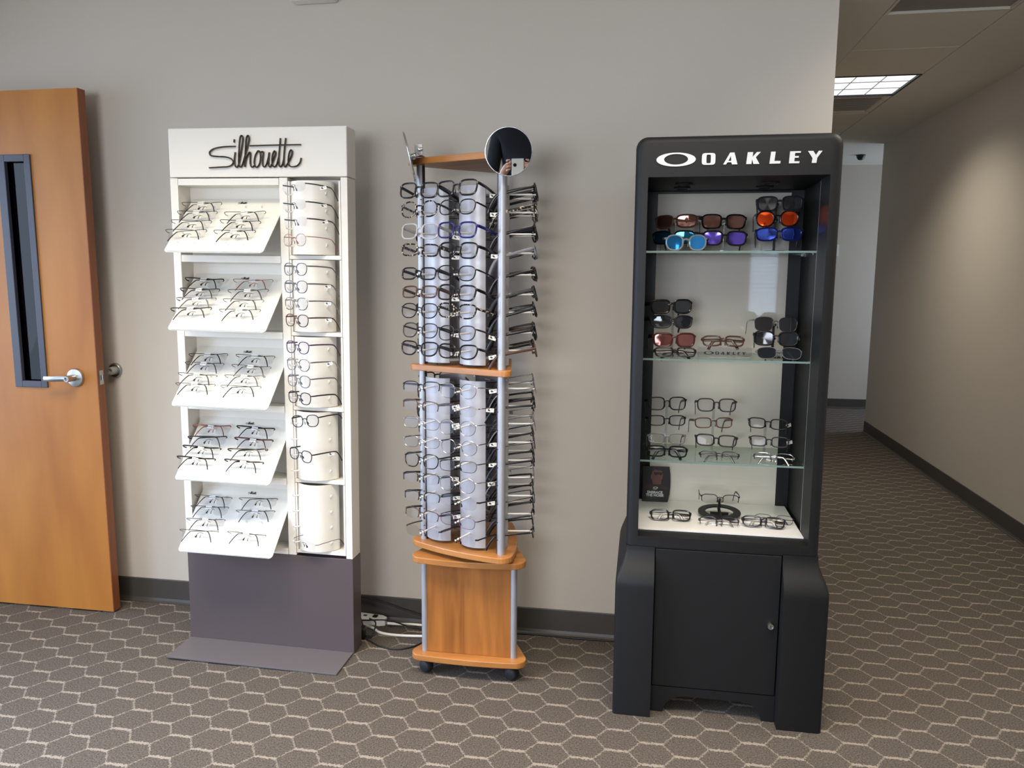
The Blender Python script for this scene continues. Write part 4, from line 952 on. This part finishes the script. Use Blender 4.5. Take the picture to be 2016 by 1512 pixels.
obj('adapter_body', B(-.04, .03, -.022, .022, .001, .042), M_blk, ad_, bevel=.005); obj('cord_relief', MB().tube([(.03, 0, .012), (.05, 0, .008)], [.006, .003], 8), M_blkrub, ad_, smooth=True)

# ------------------------------------------------------------------ photographer (seen only in the mirror and the glossy panel)
pp = empty('person', (.12, -.40, 0)); tag(pp, 'person in black clothing raising a phone, reflected in the round mirror', 'person')
M_cloth = mat('black_clothing', (20, 20, 23), .85, noise=.15, nscale=60, bump=.2); M_skn = mat('skin', (206, 160, 136), .5, noise=.04); M_hair = mat('dark_hair', (44, 33, 27), .55, noise=.25, nscale=90)
def skinned(name, verts, edges, radii, m, parent, root=0, sub=2):
    me = bpy.data.meshes.new(name); me.from_pydata(verts, edges, []); me.materials.append(m)
    o = bpy.data.objects.new(name, me); C.objects.link(o); o.parent = parent
    md = o.modifiers.new('skin', 'SKIN'); md.use_smooth_shade = True
    lay = me.skin_vertices[0] if me.skin_vertices else None
    if lay is None:
        bm = bmesh.new(); bm.from_mesh(me); bm.verts.layers.skin.verify(); bm.to_mesh(me); bm.free(); lay = me.skin_vertices[0]
    for i, r in enumerate(radii): lay.data[i].radius = r if isinstance(r, tuple) else (r, r); lay.data[i].use_root = (i == root)
    o.modifiers.new('sub', 'SUBSURF').levels = sub; o.modifiers['sub'].render_levels = sub
    return o
# front of the body faces +Y (towards the displays)
K = 1.27
bv = [(x*K, y*K, z*K) for x, y, z in [(0,0,.80),(0,0,.92),(0,.01,1.04),(0,-.01,1.16),(0,-.01,1.215),(0,.0,1.25),
      (-.09,0,.74),(-.10,.02,.44),(-.10,-.02,.09),(-.10,.10,.035), (.09,0,.74),(.10,.02,.44),(.10,-.02,.09),(.10,.10,.035)]]
bv += [(-.19,-.01,1.50),(-.245,.05,1.20),(-.205,.305,1.285), (.19,-.01,1.50),(.24,.06,1.22),(-.035,.305,1.285)]
be = [(0,1),(1,2),(2,3),(3,4),(4,5),(0,6),(6,7),(7,8),(8,9),(0,10),(10,11),(11,12),(12,13),(3,14),(14,15),(15,16),(3,17),(17,18),(18,19)]
br_ = [(.16,.11),(.14,.10),(.185,.115),(.18,.10),(.07,.06),.052, .09,.06,.042,(.038,.033), .09,.06,.042,(.038,.033), .058,.046,.036,.058,.046,.036]
skinned('body', bv, be, br_, M_cloth, pp)
hd_ = MB(); n1, n2 = 20, 14
for i in range(n2+1):
    v_ = PI*i/n2
    for j in range(n1):
        u_ = 2*PI*j/n1; x, y, z = math.sin(v_)*math.cos(u_), math.sin(v_)*math.sin(u_), math.cos(v_)
        wz = 1 - .22*max(0, -z); nose = .018*math.exp(-((x/.16)**2 + ((z+.15)/.22)**2)) if y > 0 else 0
        hd_.v.append((.072*x*wz, .090*y*wz + nose, 1.718 + .116*z))
for i in range(n2):
    for j in range(n1): j2 = (j+1) % n1; hd_.f.append((i*n1+j, i*n1+j2, (i+1)*n1+j2, (i+1)*n1+j))
head = obj('head', hd_, M_skn, pp, smooth=True)
for sg in (-1, 1):
    obj('eye', MB().lathe([(.001, -.006), (.009, -.003), (.010, 0), (.006, .003)], (sg*.027, .080, 1.725), (0, 1, 0), 10), M_blk, head, smooth=True)
    obj('ear', MB().lathe([(.004, 0), (.014, .003), (.012, .009), (.004, .011)], (sg*.070, -.004, 1.712), (sg, 0, 0), 12), M_skn, head, smooth=True)
obj('mouth', MB().tube([(-.02, .072, 1.652), (0, .079, 1.650), (.02, .072, 1.652)], .0035, 6), mat('lips', (160, 96, 88), .5, noise=.05), head, smooth=True)
hr = MB()
for i in range(n2+1):
    v_ = PI*(.0 + .78*i/n2)
    for j in range(n1):
        u_ = 2*PI*j/n1; x, y, z = math.sin(v_)*math.cos(u_), math.sin(v_)*math.sin(u_), math.cos(v_)
        if y > .1 and z < .45: y *= .1 + .0*z; z = z
        hr.v.append((.087*x, -.008 + .098*y, 1.728 + .122*z))
for i in range(n2):
    for j in range(n1): j2 = (j+1) % n1; hr.f.append((i*n1+j, i*n1+j2, (i+1)*n1+j2, (i+1)*n1+j))
obj('hair', hr, M_hair, pp, smooth=True)
for sg, wr_ in ((-1, (-.205, .305, 1.285)), (1, (-.035, .305, 1.285))):
    wx, wy_, wz_ = wr_; hx_ = -.12 + sg*.062      # hands grip the phone's two sides
    skinned('hand', [(wx, wy_, wz_), (hx_+sg*.01, .345, 1.322), (hx_, .372, 1.345), (hx_-sg*.004, .385, 1.372)], [(0,1),(1,2),(2,3)], [.024, (.03, .016), (.034, .014), (.022, .011)], M_skn, pp)
    for q in range(4):
        z_ = 1.325 + .019*q; l_ = (.052, .06, .058, .045)[q]
        skinned('finger', [(hx_, .378, z_), (hx_-sg*.012, .398, z_+.002), (hx_-sg*(.012+l_*.5), .399, z_+.004), (hx_-sg*(.012+l_*.85), .394, z_+.005)] if False else [(hx_, .376, z_), (hx_+sg*.006, .383, z_+.004), (hx_, .3905, z_+.008), (hx_-sg*l_*.35, .391, z_+.010)], [(0,1),(1,2),(2,3)], [.0085, .008, .0045, .004], M_skn, pp, sub=1)
    skinned('thumb', [(hx_, .36, 1.335), (hx_-sg*.012, .358, 1.362), (hx_-sg*.026, .362, 1.382)], [(0,1),(1,2)], [.011, .009, .007], M_skn, pp, sub=1)
ph = empty('phone', (0, -.016, 1.345)); tag(ph, 'white phone held up by the person reflected in the mirror', 'phone')
obj('phone_body', B(-.037, .037, -.004, .004, -.075, .052), M_whitepl, ph, bevel=.003)
obj('phone_screen', B(-.033, .033, -.0046, -.004, -.068, .046), M_blk, ph)
obj('camera_bump', MB().lathe([(.011, 0), (.011, .0015), (.008, .002)], (-.018, .004, .015), (0, 1, 0), 16), M_blk, ph, smooth=True)
